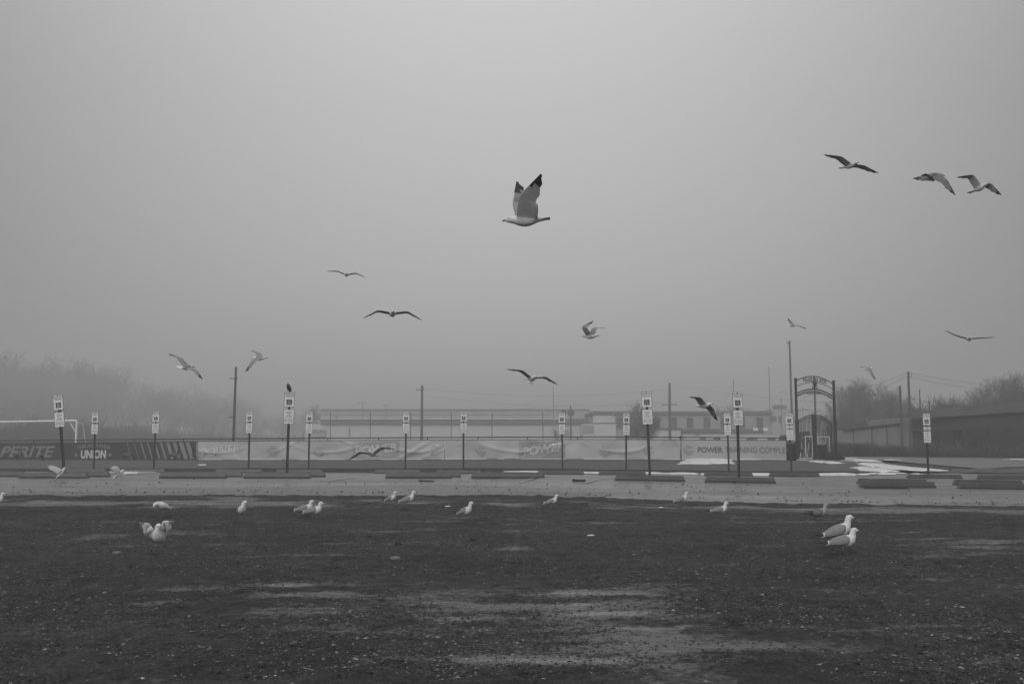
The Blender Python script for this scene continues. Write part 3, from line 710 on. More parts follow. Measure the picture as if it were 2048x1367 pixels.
# rubbish bin, drum and portable goals by the gate
bd = 55.5; bx = X(1581, bd); bzg = g(bx, bd); hb = Z(885, bd) - bzg
bn = empty('rubbish_bin', (bx, bd, bzg)); tag(bn, 'dark ribbed rubbish bin with a lid at the end of the lettered banner', 'bin')
mb = MB(); mb.tube([(0, 0, 0), (0, 0, .05), (0, 0, hb * .85)], [.27, .28, .3], 20); mb.build('drum', M['bin'], bn)
for k in range(20):
    w_ = 2 * math.pi * k / 20; MB().box((-.018, -.012, .03), (.018, .012, hb * .85)).build('slat', M['bin'], bn).matrix_local = Matrix.Translation((.305 * math.cos(w_), .305 * math.sin(w_), 0)) @ Matrix.Rotation(w_ + math.pi / 2, 4, 'Z')
MB().tube([(0, 0, hb * .85), (0, 0, hb * .9), (0, 0, hb * .97), (0, 0, hb)], [.33, .34, .26, .14], 20).build('lid', M['bin'], bn)
dd = 60.0; dx = X(1645, dd); dz = g(dx, dd); hh = Z(889, dd) - dz
drm = MB(); rr = X(1654.5, dd) - dx
drm.tube([(0, 0, -.1), (0, 0, hh * .3), (0, 0, hh * .33), (0, 0, hh * .36), (0, 0, hh * .64), (0, 0, hh * .67), (0, 0, hh * .7), (0, 0, hh - .02), (0, 0, hh)], [rr, rr, rr * 1.05, rr, rr, rr * 1.05, rr, rr, rr * .95], 18)
o = drm.build('drum', M['bin']); o.location = (dx, dd, dz); tag(o, 'dark drum standing behind the right leaf of the gate', 'drum')
mo = MB().ell((0, 0, 0), (.95, 1.2, .5), 0, 16, 8); o = mo.build('earth_mound', M['clod'], smooth=True); o.location = (X(1657, 61.5), 61.5, g(X(1657, 61.5), 61.5)); tag(o, 'low dark heap of earth behind the right gate post', 'heap')
def goal(px0, px1, ytop, d_, depth, label, ty=None):
    x0, x1 = X(px0, d_), X(px1, d_); zb = g((x0 + x1) / 2, d_); root = empty('football_goal', ((x0 + x1) / 2, d_, zb)); tag(root, label, 'football goal')
    h_ = Z(ytop, d_) - zb; w_ = (x1 - x0) / 2; r_ = .06 if w_ > 2 else .035
    MB().tube([(-w_, 0, h_), (w_, 0, h_ + (.13 if w_ > 2 else 0))], r_, 8).build('crossbar', M['white_metal'], root)
    for s_ in (-1, 1):
        MB().tube([(s_ * w_, 0, -.1), (s_ * w_, 0, h_ + (.13 if s_ > 0 and w_ > 2 else 0))], r_, 8).build('goal_post', M['white_metal'], root)
        MB().tube([(s_ * w_, .02, h_ - .02), (s_ * w_, depth * .5, h_ - .06), (s_ * w_, depth, .06), (s_ * w_, .02, .04)], r_ * .6, 6).build('side_frame', M['white_metal'], root)
    MB().tube([(-w_, depth, .06), (w_, depth, .06)], r_ * .6, 6).build('back_bar', M['white_metal'], root)
    return root
gl1 = goal(-68, 151, 844.5, 66.5, 1.9, 'white full size goal frame behind the dark banner at the left edge')
MB().tube([(3.1, .06, 2.5), (3.6, .06, 1.72)], .03, 6).build('net_stay', M['white_metal'], gl1)
goal(1611, 1625, 872.5, 63.5, 1.2, 'small white goal frame seen through the left gate leaf'); goal(1637, 1659, 873, 64.5, 1.2, 'small white goal frame seen through the right gate leaf above the drum')

# ------------------------------------------------------------------ poles, masts, wires
def pole(name, px, ytop, d_, r_, m, label, cat, arms=(), lean=0, extra=None):
    x = X(px, d_); zb = g(x, d_); h_ = Z(ytop, d_) - zb; root = empty(name, (x, d_, zb), (0, R(lean), 0)); tag(root, label, cat)
    MB().tube([(0, 0, -.3), (0, 0, h_ * .5), (0, 0, h_)], [r_ * 1.15, r_, r_ * .85], 10).build('pole', m, root)
    for (ya, half, dx_) in arms:
        th_ = .055 if half > .5 else .03; za = Z(ya, d_) - zb; ao = MB().box((-half + dx_, -r_ - .11, za - th_), (half + dx_, -r_ + .005, za + th_)).build('crossarm', m, root)
        if half > .6:
            for s_ in (-.9, -.45, .45, .9): MB().tube([(s_ * half + dx_, -r_ - .05, za + .056), (s_ * half + dx_, -r_ - .05, za + .2)], [.05, .03], 6).build('insulator', m, ao)
    if extra: extra(root, h_, zb)
    return x, d_, zb + h_
pole('utility_pole', 466, 733, 84, .11, M['pole'], 'dark wooden pole behind the banner fence on the left, with two short arms', 'utility pole', ((757, .38, -.15), (834, .3, -.12)), -.9 + 1.3)
pA = pole('utility_pole', 843, 770, 170, .22, M['pole'], 'foggy utility pole left of the picture middle before the long warehouse', 'utility pole', ((780, .7, -.3),))
pB = pole('utility_pole', 1340, 766, 165, .22, M['pole'], 'foggy utility pole with a crossarm in front of the windowed building', 'utility pole', ((809, 1.25, -.1),), .5)
def lamp(root, h_, zb):
    MB().box((-.05, -.05, h_ - .15), (.0, .45, h_ - .09)).build('lamp_arm', M['grey_pole'], root)
pole('light_pole', 1586, 681, 60, .068, M['grey_pole'], 'tall grey light pole just left of the gate arch', 'light pole', (), -.2, lamp)
pC = pole('utility_pole', 1633, 752, 105, .11, M['pole'], 'utility pole seen through the gate arch with a crossarm at the top', 'utility pole', ((787, .75, -.1),))
pD = pole('utility_pole', 1822, 743, 92, .115, M['pole'], 'tallest utility pole in front of the overpass abutment', 'utility pole', (), .3, lambda r_, h_, zb: MB().tube([(.11, 0, h_ - .5), (.3, 0, h_ - .45), (.32, 0, h_ - .1)], .03, 6).build('bracket', M['pole'], r_))
pE = pole('utility_pole', 1805, 771, 94, .12, M['pole'], 'shorter utility pole left of the tallest one by the overpass', 'utility pole', ())
for (px, yt, d_, lab, arm) in ((724, 803, 300, 'faint far utility pole with a wide crossarm above the warehouse roof', ((806, 1.4, 0),)), (771, 808, 310, 'fainter far utility pole right of the other one above the warehouse roof', ((811, 1.2, 0),)),
   (1470, 758, 230, 'thin faint mast rising behind the right hand tall double sign', ()), (1542, 733, 235, 'thin tall mast at the right end of the windowed building', ()), (1107, 770, 260, 'very faint thin mast over the right part of the warehouse', ()),
   (1862, 800, 130, 'thin pole behind the overpass beside the tallest utility pole', ()), (1844, 778, 125, 'slim pole right of the tallest utility pole, behind the overpass', ()), (1565, 797, 250, 'thin faint pole over the pale building left of the gate', ()), (1608, 815, 230, 'short faint pole seen through the left side of the gate arch', ((820, 1.2, 0),))):
    pole('utility_pole' if arm else 'mast', px, yt, d_, .085, M['pole'], lab, 'utility pole' if arm else 'mast', arm)
def roundsign(root, h_, zb):
    MB().tube([(0, -.25, h_ - 1.0), (0, -.2, h_ - 1.0)], .55, 14).build('round_board', M['band'], root)
    MB().tube([(-1.1, -.25, h_ - .9), (-1.1, -.2, h_ - .9)], .4, 12).build('round_board', M['band'], root)
    MB().tube([(0, -.1, h_ - .9), (-1.1, -.1, h_ - .9)], .06, 6).build('arm', M['pole'], root)
pole('lamp_post', 1142, 812, 150, .1, M['pole'], 'thin post with two round boards on top right of the warehouse', 'post', (), 0, roundsign)
def wire(a_, b_, sag, label, r_=.013):
    a_, b_ = Vector(a_), Vector(b_); mb = MB()
    mb.tube([a_.lerp(b_, t) - Vector((0, 0, sag * 4 * t * (1 - t))) for t in np.linspace(0, 1, 25)], r_, 3); tag(mb.build('overhead_wire', M['wire']), label, 'wire', 'overhead wires')
def up(p, dz, dx_=0): return (p[0] + dx_, p[1], p[2] + dz)
wire(up(pB, -.3), P(2300, 790, 150), 2.5, 'wire running right from the top of the pole before the windowed building')
wire(up(pA, -.5), up(pB, -1.0), 1.2, 'wire strung between the two foggy poles in the middle')
wire(up(pA, -1.6), up(pB, -3.2, -1), 1.2, 'lower wire strung between the two foggy poles in the middle')
wire(up(pD, -.05), P(1560, 782, 160), 1.4, 'top wire leaving the tallest pole to the left')
wire(up(pD, -.35), P(1600, 800, 150), 1.2, 'second wire leaving the tallest pole to the left')
wire(up(pD, -.1), P(2250, 770, 120), .9, 'top wire leaving the tallest pole to the right')
wire(up(pD, -.5), P(2250, 784, 118), .9, 'second wire leaving the tallest pole to the right')
wire(up(pD, -2.4), P(2010, 800, 130), .8, 'sagging lower wire right of the tallest pole')
wire(up(pE, -.9), P(1600, 815, 150), .9, 'wire leaving the shorter pole to the left')
wire(P(600, 818, 255), P(1180, 806, 255), 1.5, 'long faint wire above the warehouse roof', .03)

# tall chain link fence behind
tf = empty('tall_fence', (X(900, 82), 82, g(X(900, 82), 82))); tag(tf, 'tall thin posted ball fence standing behind the pale banners', 'fence')
for px in (660, 740, 821, 902, 984, 1086):
    x = X(px, 82); o = into(MB().tube([(x, 82, g(x, 82) - .2), (x, 82, Z(828, 82)), (x, 81.88, Z(824.5, 82))], .032, 6), tf).build('post', M['grey_pole'], tf)
for yy in (829.5, 838): into(MB().tube([(X(px, 82), 82, Z(yy, 82)) for px in (645, 1100)], .012, 4), tf).build('wire', M['rail'], tf)

# ------------------------------------------------------------------ buildings in the fog
def building(label, name='building'):
    root = empty(name, (0, 0, 0)); tag(root, label, 'building'); return root
def slab(root, name, m, px0, px1, y0, y1, d0, depth, ground=False):
    x0, x1 = X(px0, d0), X(px1, d0); z1 = Z(y0, d0); z0 = g((x0+x1)/2, d0) - .3 if ground else Z(y1, d0)
    return MB().box((x0, d0, z0), (x1, d0 + depth, z1)).build(name, m, root)
w = building('long pale warehouse with a dark fascia and white roof edge across the middle', 'warehouse')
D = 240
slab(w, 'wall', M['wall'], 609, 1186, 847.4, 0, D, 30, True); slab(w, 'fascia', M['band'], 640, 1186, 838.2, 847.2, D - .6, 20)
slab(w, 'roof_edge', M['roofline'], 640, 1122, 836.3, 837.9, D - .9, 20)
slab(w, 'roof', M['flat_roof'], 632, 1186, 836.6, 838, D + 1, 28)
for (a_, b_, yy) in ((661, 668, 831), (870, 885, 832), (955, 985, 830.5), (1060, 1075, 832)): slab(w, 'roof_unit', M['farwall'], a_, b_, yy, 836.4, D + 8, 5)
pm = slab(w, 'pipe', M['band'], 697, 698.3, 855, 871, D - .25, .2)
slab(w, 'patch', M['brick'], 1165, 1190, 851, 864, D - .06, .05)
asn = MB(); d_ = D - .3; v_, f_ = text('AVAILABLE', .02); xc = (X(618, d_) + X(650, d_)) / 2
asn.add([(xc + x * (X(649, d_) - X(622, d_)), d_ - .06, Z(864, d_) + z * .75) for x, z in v_], f_, 1)
asn.box((X(620, d_), d_ - .03, Z(873, d_)), (X(650.5, d_), d_, Z(859.5, d_)), 0)
fb = empty('board', (0, 0, 0)); bpy.data.objects.remove(fb)
wb = asn.build('wall_board', [M['farwall'], M['band']], w)
for (a_, b_, y0, y1) in ((620, 650.5, 859.3, 859.9), (620, 650.5, 872.6, 873.3), (649.9, 650.6, 859.9, 872.6), (619.6, 620.3, 859.9, 872.6)):
    MB().box((X(a_, d_), d_ - .1, Z(y1, d_)), (X(b_, d_), d_ - .032, Z(y0, d_))).build('frame_bar', M['band'], wb)
w2 = building('tall dim block just visible above the warehouse roof'); slab(w2, 'wall', M['farwall'], 640, 1180, 819, 0, 315, 25, True); slab(w2, 'roof_edge', M['cornice'], 640, 1180, 817.8, 819, 314.6, 26)
w3 = building('grey two storey building with a dark cornice and a row of dark windows')
D = 225
slab(w3, 'wall', M['brick'], 1186, 1545, 828, 0, D, 22, True); slab(w3, 'cornice', M['cornice'], 1184, 1548, 822, 828, D - .5, 22.6)
for px in (1240, 1274, 1313, 1348, 1381, 1415, 1449, 1485, 1521):
    wn = slab(w3, 'window', M['glass'], px - 6.8, px + 6.8, 834, 856, D - .05, .2); 
    MB().box((X(px - .4, D), D - .12, Z(856, D)), (X(px + .4, D), D - .05, Z(834, D))).build('mullion', M['cornice'], wn)
    MB().box((X(px - 7.4, D), D - .2, Z(857.2, D)), (X(px + 7.4, D), D, Z(856.1, D))).build('sill', M['brick'], wn)
slab(w3, 'plaster_panel', M['wall'], 1187, 1230, 829, 846, D - .12, .1)
dsh = MB().tube([(X(1547, D), D - 1, Z(838, D)), (X(1547, D), D - .5, Z(838, D))], .75, 12).build('dish', M['cornice'], w3)
w4 = building('low pale box building before the left end of the windowed building'); slab(w4, 'wall', M['wall'], 1166, 1232, 845.5, 0, 205, 9, True); slab(w4, 'roof', M['cornice'], 1165, 1233, 844.8, 845.4, 204.8, 9.4)
slab(w4, 'patch', M['brick'], 1166.5, 1188, 850, 866, 204.9, .08)
w5 = building('low flat roofed annex left of the foggy crossarm pole'); slab(w5, 'wall', M['wall'], 1292, 1362, 857, 0, 195, 10, True); slab(w5, 'roof', M['cornice'], 1290, 1363, 855.3, 857, 194.6, 10.8)
w6 = building('long low shed with a dark roof under the row of windows'); slab(w6, 'wall', M['wall'], 1366, 1528, 863.5, 0, 200, 9, True); slab(w6, 'roof', M['cornice'], 1364, 1530, 857, 863.4, 199.4, 10)
for a_ in (1508, 1528): slab(w6, 'roof_unit', M['roofline'], a_, a_ + 9, 855, 861, 199.0, .3)
w7 = building('pale distant building left of the gate with a dark roof box'); slab(w7, 'wall', M['farwall'], 1546, 1604, 818, 0, 280, 20, True); slab(w7, 'roof_box', M['cornice'], 1556, 1576, 809.5, 818, 281, 5)
for px in (1562, 1578, 1592): slab(w7, 'window', M['glass'], px - 3, px + 3, 832, 846, 279.9, .2)
lw = building('low pale wall with darker openings just above the lettered banner', 'wall'); lw['category'] = 'wall'
slab(lw, 'wall', M['wall'], 1370, 1602, 871, 0, 150, .4, True)
for a_, b_ in ((1400, 1412), (1428, 1440), (1494, 1512), (1536, 1552)): slab(lw, 'panel', M['band'], a_, b_, 874, 881, 149.9, .05)
def car(px0, px1, ytop, d_, label):
    x0, x1 = X(px0, d_), X(px1, d_); xm = (x0 + x1) / 2; zb = g(xm, d_); h_ = Z(ytop, d_) - zb; L_ = x1 - x0; root = empty('parked_car', (xm, d_, zb)); tag(root, label, 'car')
    pr = [(-.5, .25), (-.5, .5), (-.46, .56), (-.25, .62), (-.12, .97), (.18, 1.0), (.33, .64), (.47, .55), (.5, .45), (.5, .25)]
    n = len(pr); mb = MB(); mb.add([(x * L_, y, z * h_) for y in (-.85, .85) for x, z in pr], [tuple(range(n)), tuple(range(n, 2*n))[::-1]] + [(k, (k+1) % n, n + (k+1) % n, n + k) for k in range(n)])
    mb.build('body', M['bin'], root)
    MB().add([(x * L_, -.865, z * h_) for x, z in ((-.2, .64), (-.1, .92), (.16, .94), (.27, .65))], [(0, 1, 2, 3)]).build('window', M['glass'], root)
    for s_ in (-.3, .3): MB().tube([(s_ * L_, -.9, .3), (s_ * L_, -.7, .3)], .31, 14).build('wheel', M['clod'], root)
car(1592, 1626, 862, 118, 'dark rounded car seen through the left gate leaf behind the small goal')
car(1552, 1584, 869, 120, 'dark car partly hidden behind the three plate sign and the banner rail')

# ------------------------------------------------------------------ overpass on the right
ov = empty('overpass', (X(1830, 96), 96, g(X(1830, 96), 96))); tag(ov, 'dark road overpass with abutment, girder and piers on the right', 'overpass')
def wallstrip(root, name, m, pts, thick):     # pts: (px, ytop, ybot or None, d)
    mb = MB()
    for (p, q) in zip(pts, pts[1:]):
        c = []
        for (px, yt, yb, d_) in (p, q):
            x = X(px, d_); zt = Z(yt, d_); zb = g(x, d_) - .3 if yb is None else Z(yb, d_)
            c.append((x, d_, zb, zt))
        (xa, da, ba, ta), (xb, db, bb, tb) = c
        mb.hexa([(xa, da, ba), (xb, db, bb), (xb, db + thick, bb), (xa, da + thick, ba)], [(xa, da, ta), (xb, db, tb), (xb, db + thick, tb), (xa, da + thick, ta)])
    if root: into(mb, root)
    return mb.build(name, m, root)
wallstrip(ov, 'abutment', M['abut'], [(1806, 836, None, 95), (1826, 834, None, 95)], 9)
wallstrip(ov, 'abutment_wing', M['pier'], [(1826.3, 838, None, 95.6), (1842, 838, None, 95.6)], 8)
wallstrip(ov, 'girder', M['girder'], [(1827, 838, 862, 94.6), (1930, 831, 858.5, 91), (2048, 823, 851, 87), (2300, 806, 838, 80)], 9)
wallstrip(ov, 'parapet', M['parapet'], [(1800, 829, 835.5, 94.2), (1930, 813, 830.7, 90.6), (2048, 802, 822.7, 86.6), (2300, 780, 805.5, 79.6)], .35)
wallstrip(ov, 'far_parapet', M['parapet'], [(1800, 827, 833, 104.5), (1930, 812.5, 826, 100.6), (2048, 802, 820, 96.6), (2300, 781, 803, 89.6)], .35)
wallstrip(ov, 'dark_backdrop', M['girder'], [(1842, 845, None, 118), (2048, 838, None, 114), (2300, 830, None, 108)], 1.0)  # wall added as a dark backdrop so the gap under the girder stays dark
for (px, d_) in ((1918, 93.5), (2090, 87)):
    x = X(px, d_); z0 = g(x, d_); into(MB().tube([(x, d_, z0 - .2), (x, d_, Z(858, d_))], .33, 12), ov).build('pier', M['pier'], ov)
rw = empty('retaining_wall', (X(1740, 97), 97, g(X(1740, 97), 97))); tag(rw, 'sloping concrete retaining wall of the ramp left of the overpass', 'retaining wall')
wallstrip(rw, 'wall', M['concrete_wall'], [(1668, 862, None, 101), (1700, 858.5, None, 99.5), (1805.7, 846.5, None, 95.5)], .6)
wallstrip(rw, 'coping', M['girder'], [(1690, 858.6, 860.0, 99.6), (1700, 857.3, 858.6, 99.2), (1805.7, 845.2, 846.6, 95.2)], .9)
for px in (1708, 1745, 1775): wallstrip(rw, 'joint', M['girder'], [(px, 858 - (px - 1700) * .113, None, 99.2 - (px - 1700) * .038), (px + .8, 858 - (px - 1700) * .113, None, 99.2 - (px - 1700) * .038)], .1)

# ------------------------------------------------------------------ bare trees
def prisms(segs):
    a = np.array([s_[0] for s_ in segs]); b_ = np.array([s_[1] for s_ in segs]); ra = np.array([s_[2] for s_ in segs]); rb = np.array([s_[3] for s_ in segs])
    t = b_ - a; t /= np.linalg.norm(t, axis=1, keepdims=True) + 1e-9
    h = np.where(np.abs(t[:, 2:3]) < .9, np.array([[0, 0, 1.]]), np.array([[1., 0, 0]])); u = np.cross(t, h); u /= np.linalg.norm(u, axis=1, keepdims=True) + 1e-9; w_ = np.cross(t, u)
    vs = []
    for (c, r_) in ((a, ra), (b_, rb)):
        for k in range(3): vs.append(c + (u * math.cos(2.094 * k) + w_ * math.sin(2.094 * k)) * r_[:, None])
    v = np.stack(vs, 1).reshape(-1, 3); n = len(segs); o = (np.arange(n) * 6)[:, None, None]
    f = (np.array([[0, 1, 4, 3], [1, 2, 5, 4], [2, 0, 3, 5]])[None] + o).reshape(-1, 4)
    return v, f
def grow(rg, h, spread=.55, depth=5, kids=3, rt=None, tw=.012):
    trunk = []; crown = []
    def br(p, d_, ln, r_, lv):
        n = 3 if lv < depth - 1 else 2; q = p
        for k in range(n):
            d2 = (d_ + Vector((rg.gauss(0, .16), rg.gauss(0, .16), rg.gauss(0, .10) + .07))).normalized(); e = q + d2 * ln / n
            r2 = r_ * (1 - .22 * (k + 1) / n * (1 if lv else .6))
            (trunk if lv < 2 else crown).append((tuple(q), tuple(e), r_ if k == 0 else r_ * (1 - .22 * k / n), r2)); 
            if lv < depth and (k > 0 or lv > 1 or rg.random() < .4):
                for c in range(kids if k == n - 1 else max(1, kids - 2)):
                    ax = Vector((rg.gauss(0, 1), rg.gauss(0, 1), rg.gauss(0, .6))).cross(d2).normalized()
                    d3 = (Matrix.Rotation(rg.uniform(.3, .3 + spread), 3, ax) @ d2); d3.z += .1
                    br(e, d3.normalized(), ln * rg.uniform(.55, .8), max(tw, r2 * rg.uniform(.45, .7)), lv + 1)
            q = e; d_ = d2
    br(Vector((0, 0, -.2)), Vector((rg.gauss(0, .05), rg.gauss(0, .05), 1)).normalized(), h * .36, rt or h * .018, 0)
    zt = max(s_[1][2] for s_ in crown); k = h / zt
    sc = lambda L_: [(tuple(np.array(s_[0]) * k), tuple(np.array(s_[1]) * k), s_[2], s_[3]) for s_ in L_]
    return sc(trunk), sc(crown)
tp = []
for i_ in range(4):
    rg = random.Random(100 + i_); tr, crn = grow(rg, 10, .6, 5, 3 if i_ else 4, .16, .011)
    tp.append((raw('trunk', *prisms(tr), M['bark']), raw('crown', *prisms(crn), M['twig'])))
usedp = set()
def tree(px, ytop, d_, k, label, rot=None, base=None):
    x = X(px, d_); zb = g(x, d_) if base is None else Z(base, d_); h_ = Z(ytop, d_) - zb
    root = empty('bare_tree', (x, d_, zb), (0, 0, rnd.uniform(0, 6.28))); s_ = h_ / 10; root.scale = (s_, s_, s_)
    for o in tp[k]:
        if k in usedp: o = o.copy(); COL.objects.link(o)
        o.parent = root
    usedp.add(k); tag(root, label, 'tree', 'bare winter trees')
for (px, yt, d_, k, lab) in (
 (2032, 738, 138, 0, 'big dark bare tree at the right edge, highest above the overpass'), (1972, 756, 142, 1, 'dense rounded bare tree second from the right edge above the overpass'),
 (2075, 745, 140, 2, 'bare tree whose twigs reach in from beyond the right edge'), (1935, 776, 150, 3, 'lower bare tree left of the dense rounded one above the overpass'), (2002, 770, 155, 3, 'bare tree filling the gap between the two biggest crowns on the right'),
 (1896, 782, 135, 1, 'pale bare tree above the middle of the overpass parapet'), (1868, 792, 140, 2, 'small pale bare tree just right of the slim pole behind the overpass'),
 (1785, 790, 150, 0, 'bare tree just left of the two utility poles'), (1752, 772, 165, 2, 'hazy bare tree second left of the two utility poles'), (1722, 757, 172, 0, 'tallest hazy bare tree between the gate and the poles'),
 (1694, 752, 178, 3, 'tall hazy bare tree just right of the gate arch'), (1672, 792, 160, 1, 'low hazy bare tree directly behind the right gate post'), (1735, 800, 140, 1, 'shorter bare tree rising over the ramp wall'), (1705, 812, 132, 3, 'bushy small tree over the low end of the ramp wall'),
 (1768, 812, 125, 2, 'small bare tree over the high end of the ramp wall'), (1845, 812, 118, 3, 'stunted bare tree above the abutment'),
 (1990, 792, 106, 1, 'low thick bare tree right behind the far parapet, third from the right edge'), (2040, 782, 108, 3, 'low bare tree filling the right edge just over the parapet'), (1905, 800, 110, 0, 'low bare tree over the middle of the parapet'), (1950, 797, 109, 2, 'low bare tree between the middle and right end of the parapet'), (1875, 805, 112, 1, 'lowest bare tree over the left part of the parapet'),
 (1655, 815, 190, 2, 'faint small tree seen through the right half of the gate arch'),
 (1276, 797, 182, 1, 'bare bush like tree with pale top in front of the windowed building, left end'), (1288, 820, 178, 0, 'second bare tree beside the annex, darker and lower'),
 (1120, 852, 185, 2, 'small bare shrub before the warehouse wall'), (1304, 861, 170, 3, 'small bare shrub before the flat roofed annex'), (1392, 866, 160, 0, 'small bare shrub left of the long low shed'),
 (1432, 808, 300, 1, 'very faint tree over the roof of the windowed building, left one'), (1490, 800, 310, 3, 'very faint tree over the roof of the windowed building, right one'),
 (600, 806, 330, 2, 'faint tree at the left end of the warehouse')):
    tree(px, yt, d_, k, lab)
# the fogbound wood on the left, one mass
segs = []; rg = random.Random(5); wt = []
for i_ in range(6):
    a_, c_ = grow(random.Random(300 + i_), 10, .8, 4, 3, .11, .009); wt.append([(np.array(s_[0]), np.array(s_[1]), s_[2], s_[3]) for s_ in a_ + c_])
allv = []; allf = []; off = 0; base = [prisms([(tuple(a_), tuple(b_), r1, r2) for (a_, b_, r1, r2) in q]) for q in wt]
for i_ in range(430):
    px = rg.uniform(-260, 660); q_ = rg.random() ** 1.15
    d_ = np.interp(px, [-260, 0, 300, 500, 660], [190, 200, 230, 290, 380]) + 20 + 280 * q_ + rg.uniform(-15, 15)
    yt_ = 884 - (884 - np.interp(px, [-260, 0, 150, 400, 640], [668, 684, 702, 762, 815])) * (.12 + .88 * q_)
    lift = 5 * q_; h_ = Z(yt_, d_) - .45 - lift
    v, f = base[i_ % 6]; w_ = rg.uniform(0, 6.28); s_ = h_ / 10
    vv = v * s_; x = vv[:, 0] * math.cos(w_) - vv[:, 1] * math.sin(w_); y = vv[:, 0] * math.sin(w_) + vv[:, 1] * math.cos(w_); cx = X(px, d_)
    allv.append(np.stack([x + cx, y + d_, vv[:, 2] + g(cx, d_) + lift - .5], -1)); allf.append(f + off); off += len(v)
tag(raw('wood', np.concatenate(allv), np.concatenate(allf), M['bark']), 'dark bare wood fading into the fog on the left', 'wood', kind='stuff')
# brush: tangles of twigs under the overpass, and under the wood
def brush(name, spans, n, label, m=M['brush'], hr=(.35, 1.0), r_=.012):
    rg = random.Random(hash(name) % 1000 if False else 17); sg = []
    for i_ in range(n):
        (p0, p1, d0, d1) = rg.choice(spans); t = rg.random(); px = p0 + (p1 - p0) * t; d_ = d0 + (d1 - d0) * t + rg.uniform(-2.5, 2.5)
        x = X(px, d_); z = g(x, d_); h_ = rg.uniform(*hr) * (.6 + .8 * float(vnoise(np.float64(px * .05), np.float64(3.3), 21))); q = Vector((x, d_, z - .05)); dr = Vector((rg.gauss(0, .5), rg.gauss(0, .5), 1)).normalized()
        for k in range(3):
            e = q + dr * h_ / 3; sg.append((tuple(q), tuple(e), r_ * (1.6 - .4 * k), r_ * (1.2 - .4 * k)))
            for c in range(2):
                d2 = (dr + Vector((rg.gauss(0, .6), rg.gauss(0, .6), rg.gauss(0, .3)))).normalized(); sg.append((tuple(e), tuple(e + d2 * h_ * .3), r_, r_ * .5))
            q = e; dr = (dr + Vector((rg.gauss(0, .3), rg.gauss(0, .3), .1))).normalized()
    v, f = prisms(sg); tag(raw(name, v, f, m), label, 'brush', kind='stuff')
brush('brush', [(1668, 1810, 93, 90), (1790, 2060, 90, 84), (1830, 2150, 88, 82)], 9000, 'dark tangle of dead brush at the foot of the ramp and overpass')
brush('thicket', [(1850, 2200, 114, 104)], 3600, 'tall tangled thicket rising behind the overpass parapet', hr=(2.6, 4.6), r_=.02)
brush('scrub', [(1672, 1850, 128, 114)], 2600, 'pale scrub rising behind the sloping ramp wall', hr=(1.6, 3.1), r_=.016)
brush('undergrowth', [(-260, 300, 150, 225), (0, 640, 170, 380)], 12000, 'dark undergrowth below the wood on the left', hr=(1.0, 4.5), r_=.03)
emb = MB(); pts = [(-300, 180), (0, 190), (300, 220), (500, 280), (660, 370)]   # wooded rise
vs = []
for (px, d_) in pts:
    for k in range(4):
        dd_ = d_ + 95 * k; x = X(px, dd_); vs.append((x, dd_, g(x, dd_) - .3 + 1.7 * k))
emb.add(vs, [(i_*4 + j, i_*4 + j + 1, i_*4 + j + 5, i_*4 + j + 4) for i_ in range(4) for j in range(3)]); tag(emb.build('bank', M['brush'], smooth=True), kind='structure')

# ------------------------------------------------------------------ gulls
NR = 12
def ringpts(c, t, ry, rz):
    t = Vector(t).normalized(); side = Vector((0, 1, 0)); upv = t.cross(side)
    return [Vector(c) + side * ry * math.cos(2*math.pi*k/NR) + upv * rz * math.sin(2*math.pi*k/NR) for k in range(NR)]
FLY = [(-.225, .006, .058, .005), (-.19, .006, .05, .010), (-.15, .004, .04, .018), (-.11, .0, .037, .025), (-.07, -.004, .048, .04), (-.03, -.008, .057, .05), (.01, -.008, .06, .054), (.045, -.006, .056, .052), (.08, .0, .046, .046),
       (.11, .006, .036, .038), (.135, .01, .032, .035), (.158, .011, .029, .031), (.176, .009, .021, .022), (.186, .007, .011, .012), (.2, .005, .008, .009), (.215, .002, .006, .007), (.226, -.003, .002, .003)]
SPAN = [(0.03, .150), (0.1, .150), (.22, .148), (.34, .140), (.42, .136), (.5, .128), (.6, .112), (.7, .094), (.8, .072), (.88, .052), (.95, .03), (1.0, .008)]
MI = dict(w=0, g=1, u=2, b=3, bill=4, leg=5, eye=6)
def gull_mats(kind):
    if kind == 'pale': return [M['gull_white'], M['gull_pale'], M['gull_pale'], M['gull_grey'], M['bill'], M['gull_leg'], M['dark_eye']]
    if kind == 'young': return [M['mottle'], M['mottle_dark'], M['mottle_dark'], M['gull_black'], M['bill'], M['gull_leg'], M['dark_eye']]
    return [M['gull_white'], M['gull_grey'], M['gull_under_shade'], M['gull_black'], M['bill'], M['gull_leg'], M['dark_eye']]
def dirv(side, a_, s_): return Vector((-math.sin(R(s_)), side * math.cos(R(a_)) * math.cos(R(s_)), math.sin(R(a_)) * math.cos(R(s_))))
